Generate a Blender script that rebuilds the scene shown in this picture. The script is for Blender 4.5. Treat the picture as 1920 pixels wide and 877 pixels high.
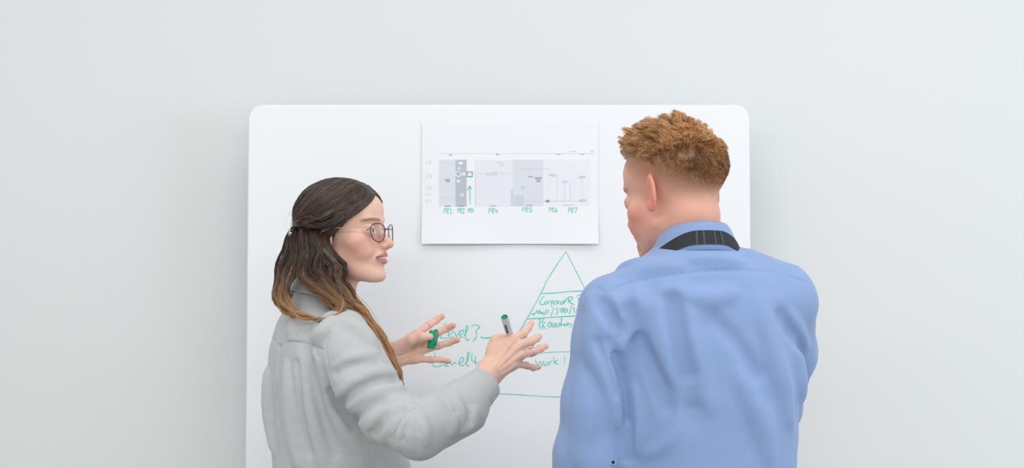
import bpy, math, time
import numpy as np
from concurrent.futures import ThreadPoolExecutor
from mathutils import Matrix, Vector

# ------------------------------------------------------------------ camera, world, lights
SC = bpy.context.scene
for o in list(bpy.data.objects):
    bpy.data.objects.remove(o)
FPX, CX, CY = 2506.0, 960.0, 438.5
CAM_Z, PITCH = 1.46, math.radians(2.2)
cd = bpy.data.cameras.new('camera'); cam = bpy.data.objects.new('camera', cd)
SC.collection.objects.link(cam)
cam.location = (0, 0, CAM_Z); cam.rotation_euler = (math.pi / 2 + PITCH, 0, 0)
cd.sensor_width = 36; cd.lens = 36 * FPX / 1920
SC.camera = cam

world = bpy.data.worlds.new('world'); SC.world = world; world.use_nodes = True
bg = world.node_tree.nodes['Background']
bg.inputs[0].default_value = (0.955, 0.985, 1.0, 1); bg.inputs[1].default_value = 0.70

def area(name, loc, look, sx, sy, power, col):
    l = bpy.data.lights.new(name, 'AREA'); l.shape = 'RECTANGLE'; l.size = sx; l.size_y = sy
    l.energy = power; l.color = col
    o = bpy.data.objects.new(name, l); SC.collection.objects.link(o)
    o.location = loc
    o.rotation_euler = (Vector(look) - Vector(loc)).to_track_quat('-Z', 'Y').to_euler()
    return o
area('ceiling_light', (0.5, 2.1, 3.2), (0.5, 2.1, 0), 4.0, 0.8, 17, (1.0, 0.985, 0.96))
area('ceiling_light', (-0.4, -0.6, 3.2), (-0.4, -0.6, 0), 4.6, 0.8, 104, (1.0, 0.985, 0.96))
area('window_light', (5.0, 0.6, 1.9), (0.0, 2.8, 1.2), 2.4, 2.0, 62, (0.80, 0.90, 1.0))

vs = SC.view_settings
SC.display_settings.display_device = 'sRGB'
vs.view_transform = 'Standard'; vs.look = 'None'; vs.gamma = 1.0; vs.use_curve_mapping = False
vs.exposure = 0.05

# ------------------------------------------------------------------ helpers
def P(px, py, Y):
    dx = (px - CX) / FPX; du = (CY - py) / FPX
    d = np.array([dx, math.cos(PITCH) - du * math.sin(PITCH), math.sin(PITCH) + du * math.cos(PITCH)])
    return np.array([0, 0, CAM_Z]) + d * (Y / d[1])

def srgb(r, g, b):
    f = lambda c: (c / 255 / 12.92) if c / 255 <= 0.04045 else ((c / 255 + 0.055) / 1.055) ** 2.4
    return (f(r), f(g), f(b), 1.0)
def lin(r, g, b):
    return np.array(srgb(r, g, b)[:3])

def material(name, color=(0.8, 0.8, 0.8, 1), rough=0.5, attr=None, metallic=0.0, spec=0.5, sss=0.0,
             bump=None, vary=None, transmission=0.0, sheen=0.0, coat=0.0, sssr=(1.0, 0.35, 0.2)):
    m = bpy.data.materials.new(name); m.use_nodes = True
    nt = m.node_tree; b = nt.nodes['Principled BSDF']
    b.inputs['Roughness'].default_value = rough; b.inputs['Metallic'].default_value = metallic
    b.inputs['Specular IOR Level'].default_value = spec
    b.inputs['Transmission Weight'].default_value = transmission
    b.inputs['Sheen Weight'].default_value = sheen
    b.inputs['Coat Weight'].default_value = coat
    if sss:
        b.inputs['Subsurface Weight'].default_value = sss
        b.inputs['Subsurface Radius'].default_value = sssr
        b.inputs['Subsurface Scale'].default_value = 0.008
    src = None
    if attr:
        a = nt.nodes.new('ShaderNodeAttribute'); a.attribute_name = attr; src = a.outputs['Color']
    if vary:   # (scale, amount): a little procedural unevenness of the pigment
        tc = nt.nodes.new('ShaderNodeTexCoord')
        n = nt.nodes.new('ShaderNodeTexNoise'); n.inputs['Scale'].default_value = vary[0]; n.inputs['Detail'].default_value = 4
        nt.links.new(tc.outputs['Object'], n.inputs['Vector'])
        mr = nt.nodes.new('ShaderNodeMapRange'); mr.inputs['To Min'].default_value = 1 - vary[1]; mr.inputs['To Max'].default_value = 1 + vary[1] * 0.4
        nt.links.new(n.outputs['Fac'], mr.inputs['Value'])
        mx = nt.nodes.new('ShaderNodeMix'); mx.data_type = 'RGBA'; mx.blend_type = 'MULTIPLY'; mx.inputs['Factor'].default_value = 1
        if src: nt.links.new(src, mx.inputs['A'])
        else: mx.inputs['A'].default_value = color
        nt.links.new(mr.outputs['Result'], mx.inputs['B']); src = mx.outputs['Result']
    if src: nt.links.new(src, b.inputs['Base Color'])
    else: b.inputs['Base Color'].default_value = color
    if bump:   # (kind, scale, strength, distance)
        tc = nt.nodes.new('ShaderNodeTexCoord')
        if bump[0] == 'weave':
            outs = []
            for ax in ('X', 'Z'):
                w = nt.nodes.new('ShaderNodeTexWave'); w.bands_direction = ax; w.inputs['Scale'].default_value = bump[1]
                w.inputs['Distortion'].default_value = 2.0; w.inputs['Detail'].default_value = 2
                nt.links.new(tc.outputs['Object'], w.inputs['Vector']); outs.append(w.outputs['Fac'])
            ad = nt.nodes.new('ShaderNodeMath'); ad.operation = 'ADD'
            nt.links.new(outs[0], ad.inputs[0]); nt.links.new(outs[1], ad.inputs[1]); h = ad.outputs[0]
        else:
            n = nt.nodes.new('ShaderNodeTexNoise'); n.inputs['Scale'].default_value = bump[1]; n.inputs['Detail'].default_value = 5
            nt.links.new(tc.outputs['Object'], n.inputs['Vector']); h = n.outputs['Fac']
        bp = nt.nodes.new('ShaderNodeBump'); bp.inputs['Strength'].default_value = bump[2]; bp.inputs['Distance'].default_value = bump[3]
        nt.links.new(h, bp.inputs['Height']); nt.links.new(bp.outputs['Normal'], b.inputs['Normal'])
    return m

def mesh_obj(name, V, F, mat, parent=None, smooth=True, col=None, uniform=None):
    """V (n,3); F list of faces or (m,k) array -> linked mesh object."""
    me = bpy.data.meshes.new(name)
    V = np.asarray(V, np.float32)
    if isinstance(F, np.ndarray):
        n, k = F.shape
        me.vertices.add(len(V)); me.vertices.foreach_set('co', V.ravel())
        me.loops.add(n * k); me.loops.foreach_set('vertex_index', F.astype(np.int32).ravel())
        me.polygons.add(n); me.polygons.foreach_set('loop_start', np.arange(0, n * k, k, dtype=np.int32))
        me.polygons.foreach_set('loop_total', np.full(n, k, np.int32))
    else:
        me.from_pydata([tuple(map(float, v)) for v in V], [], [tuple(map(int, f)) for f in F])
    if smooth: me.polygons.foreach_set('use_smooth', np.ones(len(me.polygons), bool))
    if col is not None:
        a = me.color_attributes.new('col', 'FLOAT_COLOR', 'POINT')
        c = np.ones((len(V), 4), np.float32); c[:, :3] = col
        a.data.foreach_set('color', c.ravel())
    me.update(calc_edges=True); bad_ = me.validate(); (print('VALID', name, bad_, len(F), len(me.polygons)) if bad_ else None)
    me.materials.append(mat)
    o = bpy.data.objects.new(name, me); SC.collection.objects.link(o)
    if parent: o.parent = parent
    return o

def empty(name, loc):
    o = bpy.data.objects.new(name, None); SC.collection.objects.link(o); o.location = loc
    o.empty_display_size = 0.05
    return o
def tag(o, label=None, cat=None, kind=None, group=None):
    if label: o['label'] = label
    if cat: o['category'] = cat
    if kind: o['kind'] = kind
    if group: o['group'] = group
    return o

def to_local(V, parent):
    return np.asarray(V) - np.array(parent.location)

def tube(path, rad, sides=10, close=False, caps=True):
    path = np.asarray(path, float); n = len(path)
    rad = np.broadcast_to(np.asarray(rad, float), (n,))
    if close: T = np.roll(path, -1, 0) - np.roll(path, 1, 0)
    else: T = np.gradient(path, axis=0)
    T /= np.linalg.norm(T, axis=1)[:, None] + 1e-12
    up = np.array([0.0, 0, 1.0])
    if abs(T[0] @ up) > 0.9: up = np.array([1.0, 0, 0])
    A = np.cross(T[0], up); A /= np.linalg.norm(A)
    V = []
    for i in range(n):
        A = A - T[i] * (A @ T[i]); A /= np.linalg.norm(A); B = np.cross(T[i], A)
        for j in range(sides):
            t = 2 * math.pi * j / sides
            V.append(path[i] + rad[i] * (math.cos(t) * A + math.sin(t) * B))
    F = []
    for i in range(n if close else n - 1):
        a, b = i * sides, ((i + 1) % n) * sides
        for j in range(sides):
            k = (j + 1) % sides
            F.append((a + j, a + k, b + k, b + j))
    if caps and not close:
        F.append(tuple(range(sides))[::-1]); F.append(tuple((n - 1) * sides + j for j in range(sides)))
    return V, F

def merge(parts):
    V, F = [], []
    for v, f in parts:
        o = len(V); V += [tuple(x) for x in v]; F += [tuple(o + i for i in q) for q in f]
    return V, F

def box(c, s):
    V = [(c[0] + dx * s[0] / 2, c[1] + dy * s[1] / 2, c[2] + dz * s[2] / 2) for dx in (-1, 1) for dy in (-1, 1) for dz in (-1, 1)]
    return V, [(0, 1, 3, 2), (4, 6, 7, 5), (0, 4, 5, 1), (2, 3, 7, 6), (0, 2, 6, 4), (1, 5, 7, 3)]

def spline(pts, n):
    """Catmull-Rom through pts (any dimension), n samples."""
    p = np.asarray(pts, float)
    if len(p) == 2: return p[0] + (p[1] - p[0]) * np.linspace(0, 1, n)[:, None]
    q = np.vstack([2 * p[0] - p[1], p, 2 * p[-1] - p[-2]])
    u = np.linspace(0, len(p) - 1 - 1e-9, n); i = u.astype(int); t = (u - i)[:, None]
    a, b, c, d = q[i], q[i + 1], q[i + 2], q[i + 3]
    return 0.5 * (2 * b + (c - a) * t + (2 * a - 5 * b + 4 * c - d) * t ** 2 + (3 * b - a - 3 * c + d) * t ** 3)

def Rz(a): c, s = math.cos(a), math.sin(a); return np.array([[c, -s, 0], [s, c, 0], [0, 0, 1.0]])
def Rx(a): c, s = math.cos(a), math.sin(a); return np.array([[1.0, 0, 0], [0, c, -s], [0, s, c]])
def Ry(a): c, s = math.cos(a), math.sin(a); return np.array([[c, 0, s], [0, 1.0, 0], [-s, 0, c]])
def frame(o, yaw=0, pitch=0, roll=0):
    r = math.radians
    return (Rz(r(yaw)) @ Rx(r(pitch)) @ Ry(r(roll)), np.asarray(o, float))
def fw(fr, p): return np.asarray(p, float) @ fr[0].T + fr[1]
def fl(fr, p): return (np.asarray(p, float) - fr[1]) @ fr[0]
ID = (np.eye(3), np.zeros(3))

# ------------------------------------------------------------------ signed-distance modeller
class Prim:
    def __init__(s, f, c, r, sym=False): s.f, s.c, s.r, s.sym = f, np.asarray(c, float), r, sym
def ell(c, r, sym=False, rot=None):
    c = np.asarray(c, np.float32); r = np.asarray(r, np.float32)
    def f(p):
        q = p - c
        if rot is not None: q = q @ rot.astype(np.float32)
        a = q / r; k0 = np.sqrt((a * a).sum(-1)) + 1e-9
        b = a / r; k1 = np.sqrt((b * b).sum(-1)) + 1e-9
        return k0 * (k0 - 1) / k1
    return Prim(f, c, float(r.max()), sym)
def cap(a, b, ra, rb=None, sym=False):
    a = np.asarray(a, np.float32); b = np.asarray(b, np.float32); rb = ra if rb is None else rb
    ab = b - a; L2 = float(ab @ ab) + 1e-12
    def f(p):
        q = p - a; t = np.clip((q @ ab) / L2, 0, 1)
        e = q - t[..., None] * ab
        return np.sqrt((e * e).sum(-1)) - (ra + t * (rb - ra))
    return Prim(f, (a + b) / 2, math.sqrt(L2) / 2 + max(ra, rb), sym)
def loft(st, n=2.2):
    """st rows: z, cx, cy, half-width, half-depth (z descending or ascending)."""
    st = np.array(sorted(st, key=lambda r: r[0]), np.float32)
    z = st[:, 0]
    zz = np.linspace(z[0], z[-1], 200)
    # smooth interpolation
    def smooth(y):
        v = np.interp(zz, z, y); k = np.hanning(15); k /= k.sum()
        return np.convolve(np.pad(v, 7, mode='edge'), k, 'valid').astype(np.float32)
    cxs, cys, aa, bb = [smooth(st[:, i]) for i in (1, 2, 3, 4)]
    def f(p):
        w = p[..., 2]
        X = (p[..., 0] - np.interp(w, zz, cxs).astype(np.float32)); Y = (p[..., 1] - np.interp(w, zz, cys).astype(np.float32))
        a = np.interp(w, zz, aa).astype(np.float32); b = np.interp(w, zz, bb).astype(np.float32)
        k = (np.abs(X / a) ** n + np.abs(Y / b) ** n) ** (1 / n)
        d = (k - 1) * np.minimum(a, b)
        return np.maximum(d, np.maximum(w - zz[-1], zz[0] - w)).astype(np.float32)
    c = np.array([st[:, 1].mean(), st[:, 2].mean(), (z[0] + z[-1]) / 2])
    r = math.hypot((z[-1] - z[0]) / 2, float(st[:, 3].max() + np.abs(st[:, 1] - c[0]).max()) * 1.3)
    return Prim(f, c, r)
def half(n, d):
    n = np.asarray(n, np.float32)
    return Prim(lambda p: p @ n - np.float32(d), (0, 0, 0), 50)
class Group:
    def __init__(s, fr=ID, k=0.01, mode='u'): s.fr, s.k, s.ops, s.mode = fr, k, [], mode     # mode: 'u' add, 's' carve, 'n' ripple
    def u(s, prim, k=0.008): s.ops.append(('u', k, prim)); return s
    def s(s, prim, k=0.006): s.ops.append(('s', k, prim)); return s
    def keep(s, n, d, k=0.008): s.ops.append(('s', k, half(-np.asarray(n, float), -d))); return s     # intersect with the half space p.n < d
    def n(s, fn): s.ops.append(('n', 0, Prim(fn, (0, 0, 0), 50))); return s
    def chain(s, pts, rads, k=0.008):
        for i in range(len(pts) - 1): s.u(cap(pts[i], pts[i + 1], rads[i], rads[i + 1]), k)
        return s
def smin(a, b, k):
    h = np.clip(0.5 + 0.5 * (a - b) / k, 0, 1)
    return a + (b - a) * h - k * h * (1 - h)
BIG = np.float32(9.0)
def evaluate(groups, bc, pts, hd):
    """bc (nb,3) block centres, pts (nb,m,3); hd = half diagonal of a block."""
    D = np.full(pts.shape[:2], BIG, np.float32)
    for g in groups:
        if g.mode == 'n':
            near = np.nonzero((np.abs(D) < hd * 4 + 0.05).any(1))[0]
            if len(near): D[near] += g.ops[0][2].f(pts[near]).astype(np.float32)
            continue
        R, o = g.fr; R32 = R.astype(np.float32)
        lc = (bc - o) @ R
        hit = np.zeros(len(bc), bool); masks = []
        for kind, k, pr in g.ops:
            if pr.r > 40: masks.append(None); continue
            q = lc.copy()
            if pr.sym: q[:, 0] = np.abs(q[:, 0])
            m = np.linalg.norm(q - pr.c, axis=1) < pr.r * 1.25 + 2 * k + hd * 1.2 + 0.012
            masks.append(m)
            if kind == 'u': hit |= m
        if not hit.any(): continue
        idx = np.nonzero(hit)[0]
        L = ((pts[idx] - o.astype(np.float32)) @ R32)
        d = np.full(L.shape[:2], BIG, np.float32)
        for (kind, k, pr), m in zip(g.ops, masks):
            sel = np.arange(len(idx)) if m is None else np.nonzero(m[idx])[0]
            if len(sel) == 0: continue
            p = L[sel]
            if pr.sym: p = p.copy(); p[..., 0] = np.abs(p[..., 0])
            v = pr.f(p).astype(np.float32); c = d[sel]
            if kind == 'u': d[sel] = smin(c, v, np.float32(k))
            elif kind == 's': d[sel] = -smin(-c, v, np.float32(k))
            else: d[sel] = c + v
        D[idx] = -smin(-D[idx], d, np.float32(g.k)) if g.mode == 's' else smin(D[idx], d, np.float32(g.k))
    return D
POOL = ThreadPoolExecutor(4)
def sd(groups, p):
    p = np.asarray(p, np.float32).reshape(-1, 1, 3)
    return evaluate(groups, p[:, 0, :].astype(float), p, 0.01)[:, 0]
def raycast(groups, px, py, y0=1.9, y1=3.15, default=None):
    """first hit of the photograph's ray through (px,py) with the solid: a place on the thing's surface."""
    Y = np.linspace(y0, y1, 320)
    pts = np.array([P(px, py, y) for y in (y0, y1)]); pts = pts[0] + (pts[1] - pts[0]) * ((Y - y0) / (y1 - y0))[:, None]
    d = sd(groups, pts); i = np.nonzero(d < 0)[0]
    if len(i) == 0:
        if default is None: return np.full(3, np.nan)
        return P(px, py, default)
    j = i[0]
    if j == 0: return pts[0]
    t = d[j - 1] / (d[j - 1] - d[j]); return pts[j - 1] + (pts[j] - pts[j - 1]) * t
def solid(groups, lo, hi, vox, N=8):
    """sparse surface nets -> vertices, quads"""
    lo = np.asarray(lo, float); hi = np.asarray(hi, float); s = vox * N
    nb = np.ceil((hi - lo) / s).astype(int)
    ii = np.stack(np.meshgrid(*[np.arange(k) for k in nb], indexing='ij'), -1).reshape(-1, 3)
    ctr = lo + (ii + 0.5) * s; hd = s * 0.8661
    def coarse(c): return evaluate(groups, c, c[:, None, :].astype(np.float32), hd)[:, 0]
    ch = np.array_split(ctr, max(1, len(ctr) // 20000))
    d = np.concatenate(list(POOL.map(coarse, ch)))
    act = np.abs(d) < hd * 1.5
    ii = ii[act]; ctr = ctr[act]
    g1 = np.stack(np.meshgrid(*[np.arange(N + 1)] * 3, indexing='ij'), -1).reshape(-1, 3)
    def fine(k):
        b = ii[k]; base = b * N
        pts = (lo + (base[:, None, :] + g1[None]) * vox).astype(np.float32)
        D = evaluate(groups, ctr[k], pts, hd).reshape(-1, N + 1, N + 1, N + 1)
        cor = [D[:, dx:dx + N, dy:dy + N, dz:dz + N] for dx in (0, 1) for dy in (0, 1) for dz in (0, 1)]
        neg = sum((c < 0).astype(np.int8) for c in cor)
        w = np.argwhere((neg > 0) & (neg < 8))
        vals = np.stack([c[w[:, 0], w[:, 1], w[:, 2], w[:, 3]] for c in cor], -1)
        return base[w[:, 0]] + w[:, 1:], vals
    res = list(POOL.map(fine, np.array_split(np.arange(len(ii)), max(1, len(ii) // 250))))
    cells = np.concatenate([r[0] for r in res]); vals = np.concatenate([r[1] for r in res])
    off = np.array([(dx, dy, dz) for dx in (0, 1) for dy in (0, 1) for dz in (0, 1)], float)
    acc = np.zeros((len(cells), 3)); cnt = np.zeros(len(cells))
    for a in range(8):
        for b in range(a + 1, 8):
            if np.abs(off[a] - off[b]).sum() != 1: continue
            va, vb = vals[:, a], vals[:, b]; m = (va < 0) != (vb < 0)
            t = np.where(m, va / np.where(m, va - vb, 1), 0)
            acc += np.where(m[:, None], off[a] + t[:, None] * (off[b] - off[a]), 0); cnt += m
    V = lo + (cells + acc / cnt[:, None]) * vox
    M = int(nb.max() * N + 3); c1 = cells + 1
    key = (c1[:, 0] * M + c1[:, 1]) * M + c1[:, 2]
    order = np.argsort(key); sk = key[order]
    def find(c):
        c = c + 1; k = (c[:, 0] * M + c[:, 1]) * M + c[:, 2]
        j = np.clip(np.searchsorted(sk, k), 0, len(sk) - 1)
        return np.where(sk[j] == k, order[j], -1)
    Q = []
    for ax, vi in ((0, 4), (1, 2), (2, 1)):
        m = (vals[:, 0] < 0) != (vals[:, vi] < 0)
        c = cells[m]; e1 = np.zeros(3, int); e2 = np.zeros(3, int); e1[(ax + 1) % 3] = 1; e2[(ax + 2) % 3] = 1
        q = np.stack([find(c), find(c - e1), find(c - e1 - e2), find(c - e2)], 1)
        flip = vals[m, 0] >= 0
        q[flip] = q[flip][:, ::-1]
        bad = ~(q >= 0).all(1)
        if bad.any(): print('missing', bad.sum(), lo + c[bad][:6] * vox, c[bad][:6] % N)
        Q.append(q[~bad])
    Q = np.concatenate(Q)
    return V, Q

rng = np.random.default_rng(7)
def wavefield(seed, scale, n=6):
    r = np.random.default_rng(seed)
    k = r.normal(size=(n, 3)); k /= np.linalg.norm(k, axis=1)[:, None]; k *= (2 * math.pi / scale) * r.uniform(0.6, 1.6, (n, 1))
    ph = r.uniform(0, 6.28, n); k = k.astype(np.float32); ph = ph.astype(np.float32)
    return lambda p: sum(np.sin(p @ k[i] + ph[i]) for i in range(n)) / n

def strands_mesh(paths, rads, cols):
    """paths (S,n,3); rads (S,n); cols (S,n,3): three-sided tubes"""
    S, n, _ = paths.shape
    T = np.gradient(paths, axis=1); T /= np.linalg.norm(T, axis=2, keepdims=True) + 1e-9
    ref = rng.normal(size=(S, 1, 3)); A = np.cross(T, ref); A /= np.linalg.norm(A, axis=2, keepdims=True) + 1e-9
    B = np.cross(T, A)
    V = np.stack([paths + rads[..., None] * (math.cos(t) * A + math.sin(t) * B) for t in (0, 2.0944, 4.1888)], 2)
    C = np.repeat(cols[:, :, None, :], 3, 2)
    base = (np.arange(S)[:, None, None] * n + np.arange(n - 1)[None, :, None]) * 3
    j = np.arange(3)[None, None, :]; k = (j + 1) % 3
    F = np.stack([base + j, base + k, base + 3 + k, base + 3 + j], -1).reshape(-1, 4)
    return V.reshape(-1, 3), F, C.reshape(-1, 3)

# ------------------------------------------------------------------ the setting
YB, YW = 3.20, 3.34          # front of the whiteboard, wall behind it
M_wall = material('wall_paint', srgb(229, 231, 231), 0.75, bump=('noise', 160, 0.05, 0.002), vary=(1.2, 0.02))
M_floor = material('carpet', srgb(172, 171, 168), 0.95, bump=('noise', 400, 0.4, 0.004), vary=(60, 0.2))
M_skirt = material('baseboard_paint', srgb(205, 207, 208), 0.5, vary=(3, 0.03))
v, f = box((0, YW + 0.06, 1.5), (12, 0.12, 3.0))
tag(mesh_obj('wall_back', v, f, M_wall, smooth=False), kind='structure')
v, f = box((0, 0.5, -0.05), (12, 6.0, 0.1))
tag(mesh_obj('floor', v, f, M_floor, smooth=False), kind='structure')
v, f = box((0, YW - 0.007, 0.05), (12, 0.014, 0.1))
tag(mesh_obj('baseboard_back', v, f, M_skirt, smooth=False), kind='structure')

# ------------------------------------------------------------------ whiteboard
M_board = material('board_enamel', srgb(244, 246, 249), 0.32, spec=0.4, vary=(2, 0.012))
M_edge = material('board_edge_trim', srgb(222, 226, 230), 0.4, vary=(4, 0.02))
M_steel = material('stand_steel', srgb(190, 194, 198), 0.35, metallic=0.8, vary=(8, 0.05))
M_ink = material('green_ink', srgb(72, 220, 194), 0.5, vary=(90, 0.14))
M_ink2 = material('green_ink_pale', srgb(116, 222, 200), 0.5, vary=(90, 0.2))
tl, tr = P(464.5, 195.5, YB), P(1406, 196, YB)
bx0, bx1, bz1 = tl[0], tr[0], tl[2]; bz0 = bz1 - 1.45
board = empty('whiteboard', ((bx0 + bx1) / 2, YB, 0)); BL = np.array(board.location)
tag(board, 'large white dry-erase board with rounded corners and green handwriting', 'whiteboard')
def rrect(x0, x1, z0, z1, r, n=10):
    out = []
    for cx, cz, a0 in ((x1 - r, z1 - r, 0), (x0 + r, z1 - r, 90), (x0 + r, z0 + r, 180), (x1 - r, z0 + r, 270)):
        for i in range(n + 1):
            a = math.radians(a0 + 90 * i / n); out.append((cx + r * math.cos(a), cz + r * math.sin(a)))
    return out
def slab(outline, y0, y1, bev):
    c = np.mean(outline, 0); rings = []
    for y, ins in ((y1, 0), (y0 + bev, 0), (y0 + bev * 0.3, bev * 0.3), (y0, bev)):
        rings.append([(p[0] - math.copysign(min(ins, abs(p[0] - c[0])), p[0] - c[0]), y, p[1] - math.copysign(min(ins, abs(p[1] - c[1])), p[1] - c[1])) for p in outline])
    n = len(outline); V = [q for r in rings for q in r]; F = []
    for i in range(3):
        for j in range(n):
            k = (j + 1) % n; F.append((i * n + j, i * n + k, (i + 1) * n + k, (i + 1) * n + j))
    F.append(tuple(range(n))); F.append(tuple(3 * n + j for j in range(n))[::-1])
    return V, F
v, f = slab(rrect(bx0 + .003, bx1 - .003, bz0 + .003, bz1 - .003, 0.033), YB, YB + 0.012, 0.001)
mesh_obj('panel', to_local(v, board), f, M_board, board, smooth=False)
v, f = slab(rrect(bx0, bx1, bz0, bz1, 0.036), YB + 0.0012, YB + 0.022, 0.003)
mesh_obj('edge_trim', to_local(v, board), f, M_edge, board, smooth=False)
for sx in (bx0 + 0.16, bx1 - 0.16):
    v, f = merge([tube([(sx, YB + 0.036, 0.06), (sx, YB + 0.036, 1.35)], 0.014, 12)])
    mesh_obj('stand_post', to_local(v, board), f, M_steel, board, smooth=False)
    v, f = merge([box((sx, YB - 0.025, 0.045), (0.05, 0.13, 0.04)), box((sx, YB - 0.06, 0.0125), (0.06, 0.05, 0.025)), box((sx, YB + 0.015, 0.0125), (0.06, 0.05, 0.025))])
    mesh_obj('stand_foot', to_local(v, board), f, M_steel, board, smooth=False)
v, f = tube([(bx0 + 0.16, YB + 0.036, 0.5), (bx1 - 0.16, YB + 0.036, 0.5)], 0.014, 10)
mesh_obj('stand_crossbar', to_local(v, board), f, M_steel, board, smooth=False)

def ribbon(path, w, surf, off):
    """flat ink stroke: path in surface (u,v) metres"""
    w = w * 0.80
    p = spline(path, max(2, (len(path) - 1) * 6)) if len(path) > 2 else np.asarray(path, float)
    T = np.gradient(p, axis=0); T /= np.linalg.norm(T, axis=1)[:, None] + 1e-9
    N = np.stack([-T[:, 1], T[:, 0]], 1); n = len(p)
    ww = w * (1 + 0.18 * np.sin(np.arange(n) * 0.7 + path[0][0] * 900)); ww[0] *= 0.7; ww[-1] *= 0.6
    a = p + N * ww[:, None] / 2; b = p - N * ww[:, None] / 2
    V = [surf(*q, off + 8e-6 * i) for i, q in enumerate(a)] + [surf(*q, off + 8e-6 * i) for i, q in enumerate(b)] + [surf(*q, 0) for q in a] + [surf(*q, 0) for q in b]
    F = []
    for i in range(n - 1):
        F += [(i, i + 1, n + i + 1, n + i), (2 * n + i, 2 * n + i + 1, i + 1, i), (n + i, n + i + 1, 3 * n + i + 1, 3 * n + i)]
    return V, F
def board_uv(px, py):
    q = P(px, py, YB); return (q[0], q[2])
bsurf = lambda u, v, off: (u, YB - off, v)
def write(name, strokes, o=(0, 0), s=1.0, w=0.0022, mat=None):
    parts = [ribbon([board_uv(o[0] + x / s, o[1] + y / s) for x, y in st], w, bsurf, 0.00035 + 0.00005 * i) for i, st in enumerate(strokes)]
    v, f = merge(parts)
    return mesh_obj(name, to_local(v, board), f, mat or M_ink, board, smooth=False)
C3 = ((710, 560), 4.386); C5 = ((990, 530), 8.767)
write('handwritten_word', [
    [(548, 195), (535, 240), (515, 295), (512, 318), (535, 322), (565, 318)],
    [(570, 300), (600, 285), (612, 262), (598, 250), (578, 268), (575, 300), (590, 318), (620, 312)],
    [(625, 270), (640, 310), (655, 280), (665, 265)],
    [(665, 300), (690, 285), (698, 262), (682, 255), (668, 280), (672, 310), (695, 318)],
    [(700, 310), (728, 260), (735, 228), (722, 222), (716, 260), (716, 320), (735, 340), (745, 330)]], *C3)['label'] = 'Level, upper line of green handwriting'
write('handwritten_digit', [[(765, 225), (795, 213), (825, 222), (828, 235), (800, 262), (805, 280), (800, 320), (770, 350)]], *C3)
write('drawn_line', [[(840, 312), (870, 322), (925, 318)]], *C3, w=0.0034)
write('handwritten_word', [
    [(460, 440), (464, 470), (452, 505), (443, 530), (455, 552), (490, 556), (530, 540)],
    [(540, 545), (570, 530), (580, 508), (562, 500), (545, 525), (550, 550), (580, 552)],
    [(590, 515), (605, 545), (625, 520), (640, 540)],
    [(650, 535), (690, 515), (700, 490), (680, 482), (665, 510), (672, 545), (700, 545)],
    [(705, 540), (735, 500), (745, 445), (735, 440), (728, 490), (728, 545), (745, 550)]], *C3)['label'] = 'Level, lower line of green handwriting'
write('handwritten_digit', [[(770, 445), (765, 490), (775, 515), (800, 512)], [(800, 470), (795, 520), (805, 545)], [(785, 530), (830, 520)]], *C3)
ONE = ((0, 0), 1.0)
write('drawn_line', [[(1061, 471), (1043, 498), (1026, 525), (1014, 550), (990, 594), (960, 645), (908, 738)]], *ONE, w=0.0026, mat=M_ink2)
write('drawn_line', [[(1061, 471), (1080, 508), (1099, 545), (1150, 645), (1202, 744)]], *ONE, w=0.0026, mat=M_ink2)
write('drawn_line', [[(1013, 550), (1040, 549), (1070, 546), (1100, 545)]], *ONE, w=0.0026)
write('drawn_line', [[(987, 598), (1020, 595.5), (1060, 593), (1122, 590)]], *ONE, w=0.0026)
write('drawn_line', [[(955, 664), (1010, 662), (1030, 660), (1068, 659), (1158, 659)]], *ONE, w=0.0020, mat=M_ink2)
write('drawn_line', [[(908, 737), (960, 739), (1010, 742), (1060, 744), (1202, 744)]], *ONE, w=0.0024, mat=M_ink2)
write('handwritten_word', [
    [(265, 215), (225, 260), (200, 320), (210, 355), (245, 358), (275, 345)],
    [(290, 300), (270, 330), (285, 352), (310, 335), (312, 305), (290, 298)],
    [(325, 345), (335, 310), (345, 300), (365, 305)], [(370, 300), (385, 350), (400, 395)],
    [(375, 305), (400, 290), (415, 310), (395, 335)],
    [(435, 300), (425, 335), (450, 350), (480, 335), (475, 300), (440, 295)], [(490, 345), (500, 300), (520, 295)],
    [(560, 300), (530, 320), (535, 350), (565, 340), (585, 305), (590, 345)],
    [(630, 235), (610, 300), (605, 330)], [(580, 300), (650, 275)], [(655, 240), (668, 285), (680, 330)],
    [(650, 250), (700, 225), (735, 240), (715, 275), (675, 290), (720, 335), (765, 355)]], *C5, w=0.0021)['label'] = 'Corporate'
write('handwritten_letter', [[(825, 260), (838, 300), (850, 345)], [(810, 250), (815, 210), (850, 195), (880, 210), (865, 240), (825, 262)]], *C5, w=0.0021)
write('handwritten_word', [
    [(45, 520), (75, 508), (110, 490)], [(60, 500), (85, 512), (110, 515)], [(90, 545), (130, 490), (150, 450), (165, 510), (190, 445), (205, 515)],
    [(215, 470), (222, 510), (245, 480), (250, 520), (270, 520)], [(300, 440), (285, 480), (270, 525)], [(300, 440), (330, 450), (320, 490), (290, 500)],
    [(430, 400), (400, 480), (375, 550)], [(490, 400), (470, 430), (490, 465), (480, 500), (450, 520)],
    [(530, 420), (535, 490)], [(510, 425), (575, 415)], [(560, 490), (585, 410), (600, 480)], [(540, 455), (640, 440)],
    [(610, 410), (645, 430), (640, 470), (600, 490)], [(720, 370), (700, 440), (680, 515)], [(755, 390), (765, 460), (780, 495)],
    [(740, 420), (760, 430)], [(795, 430), (815, 470)]], *C5, w=0.0019)
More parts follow.
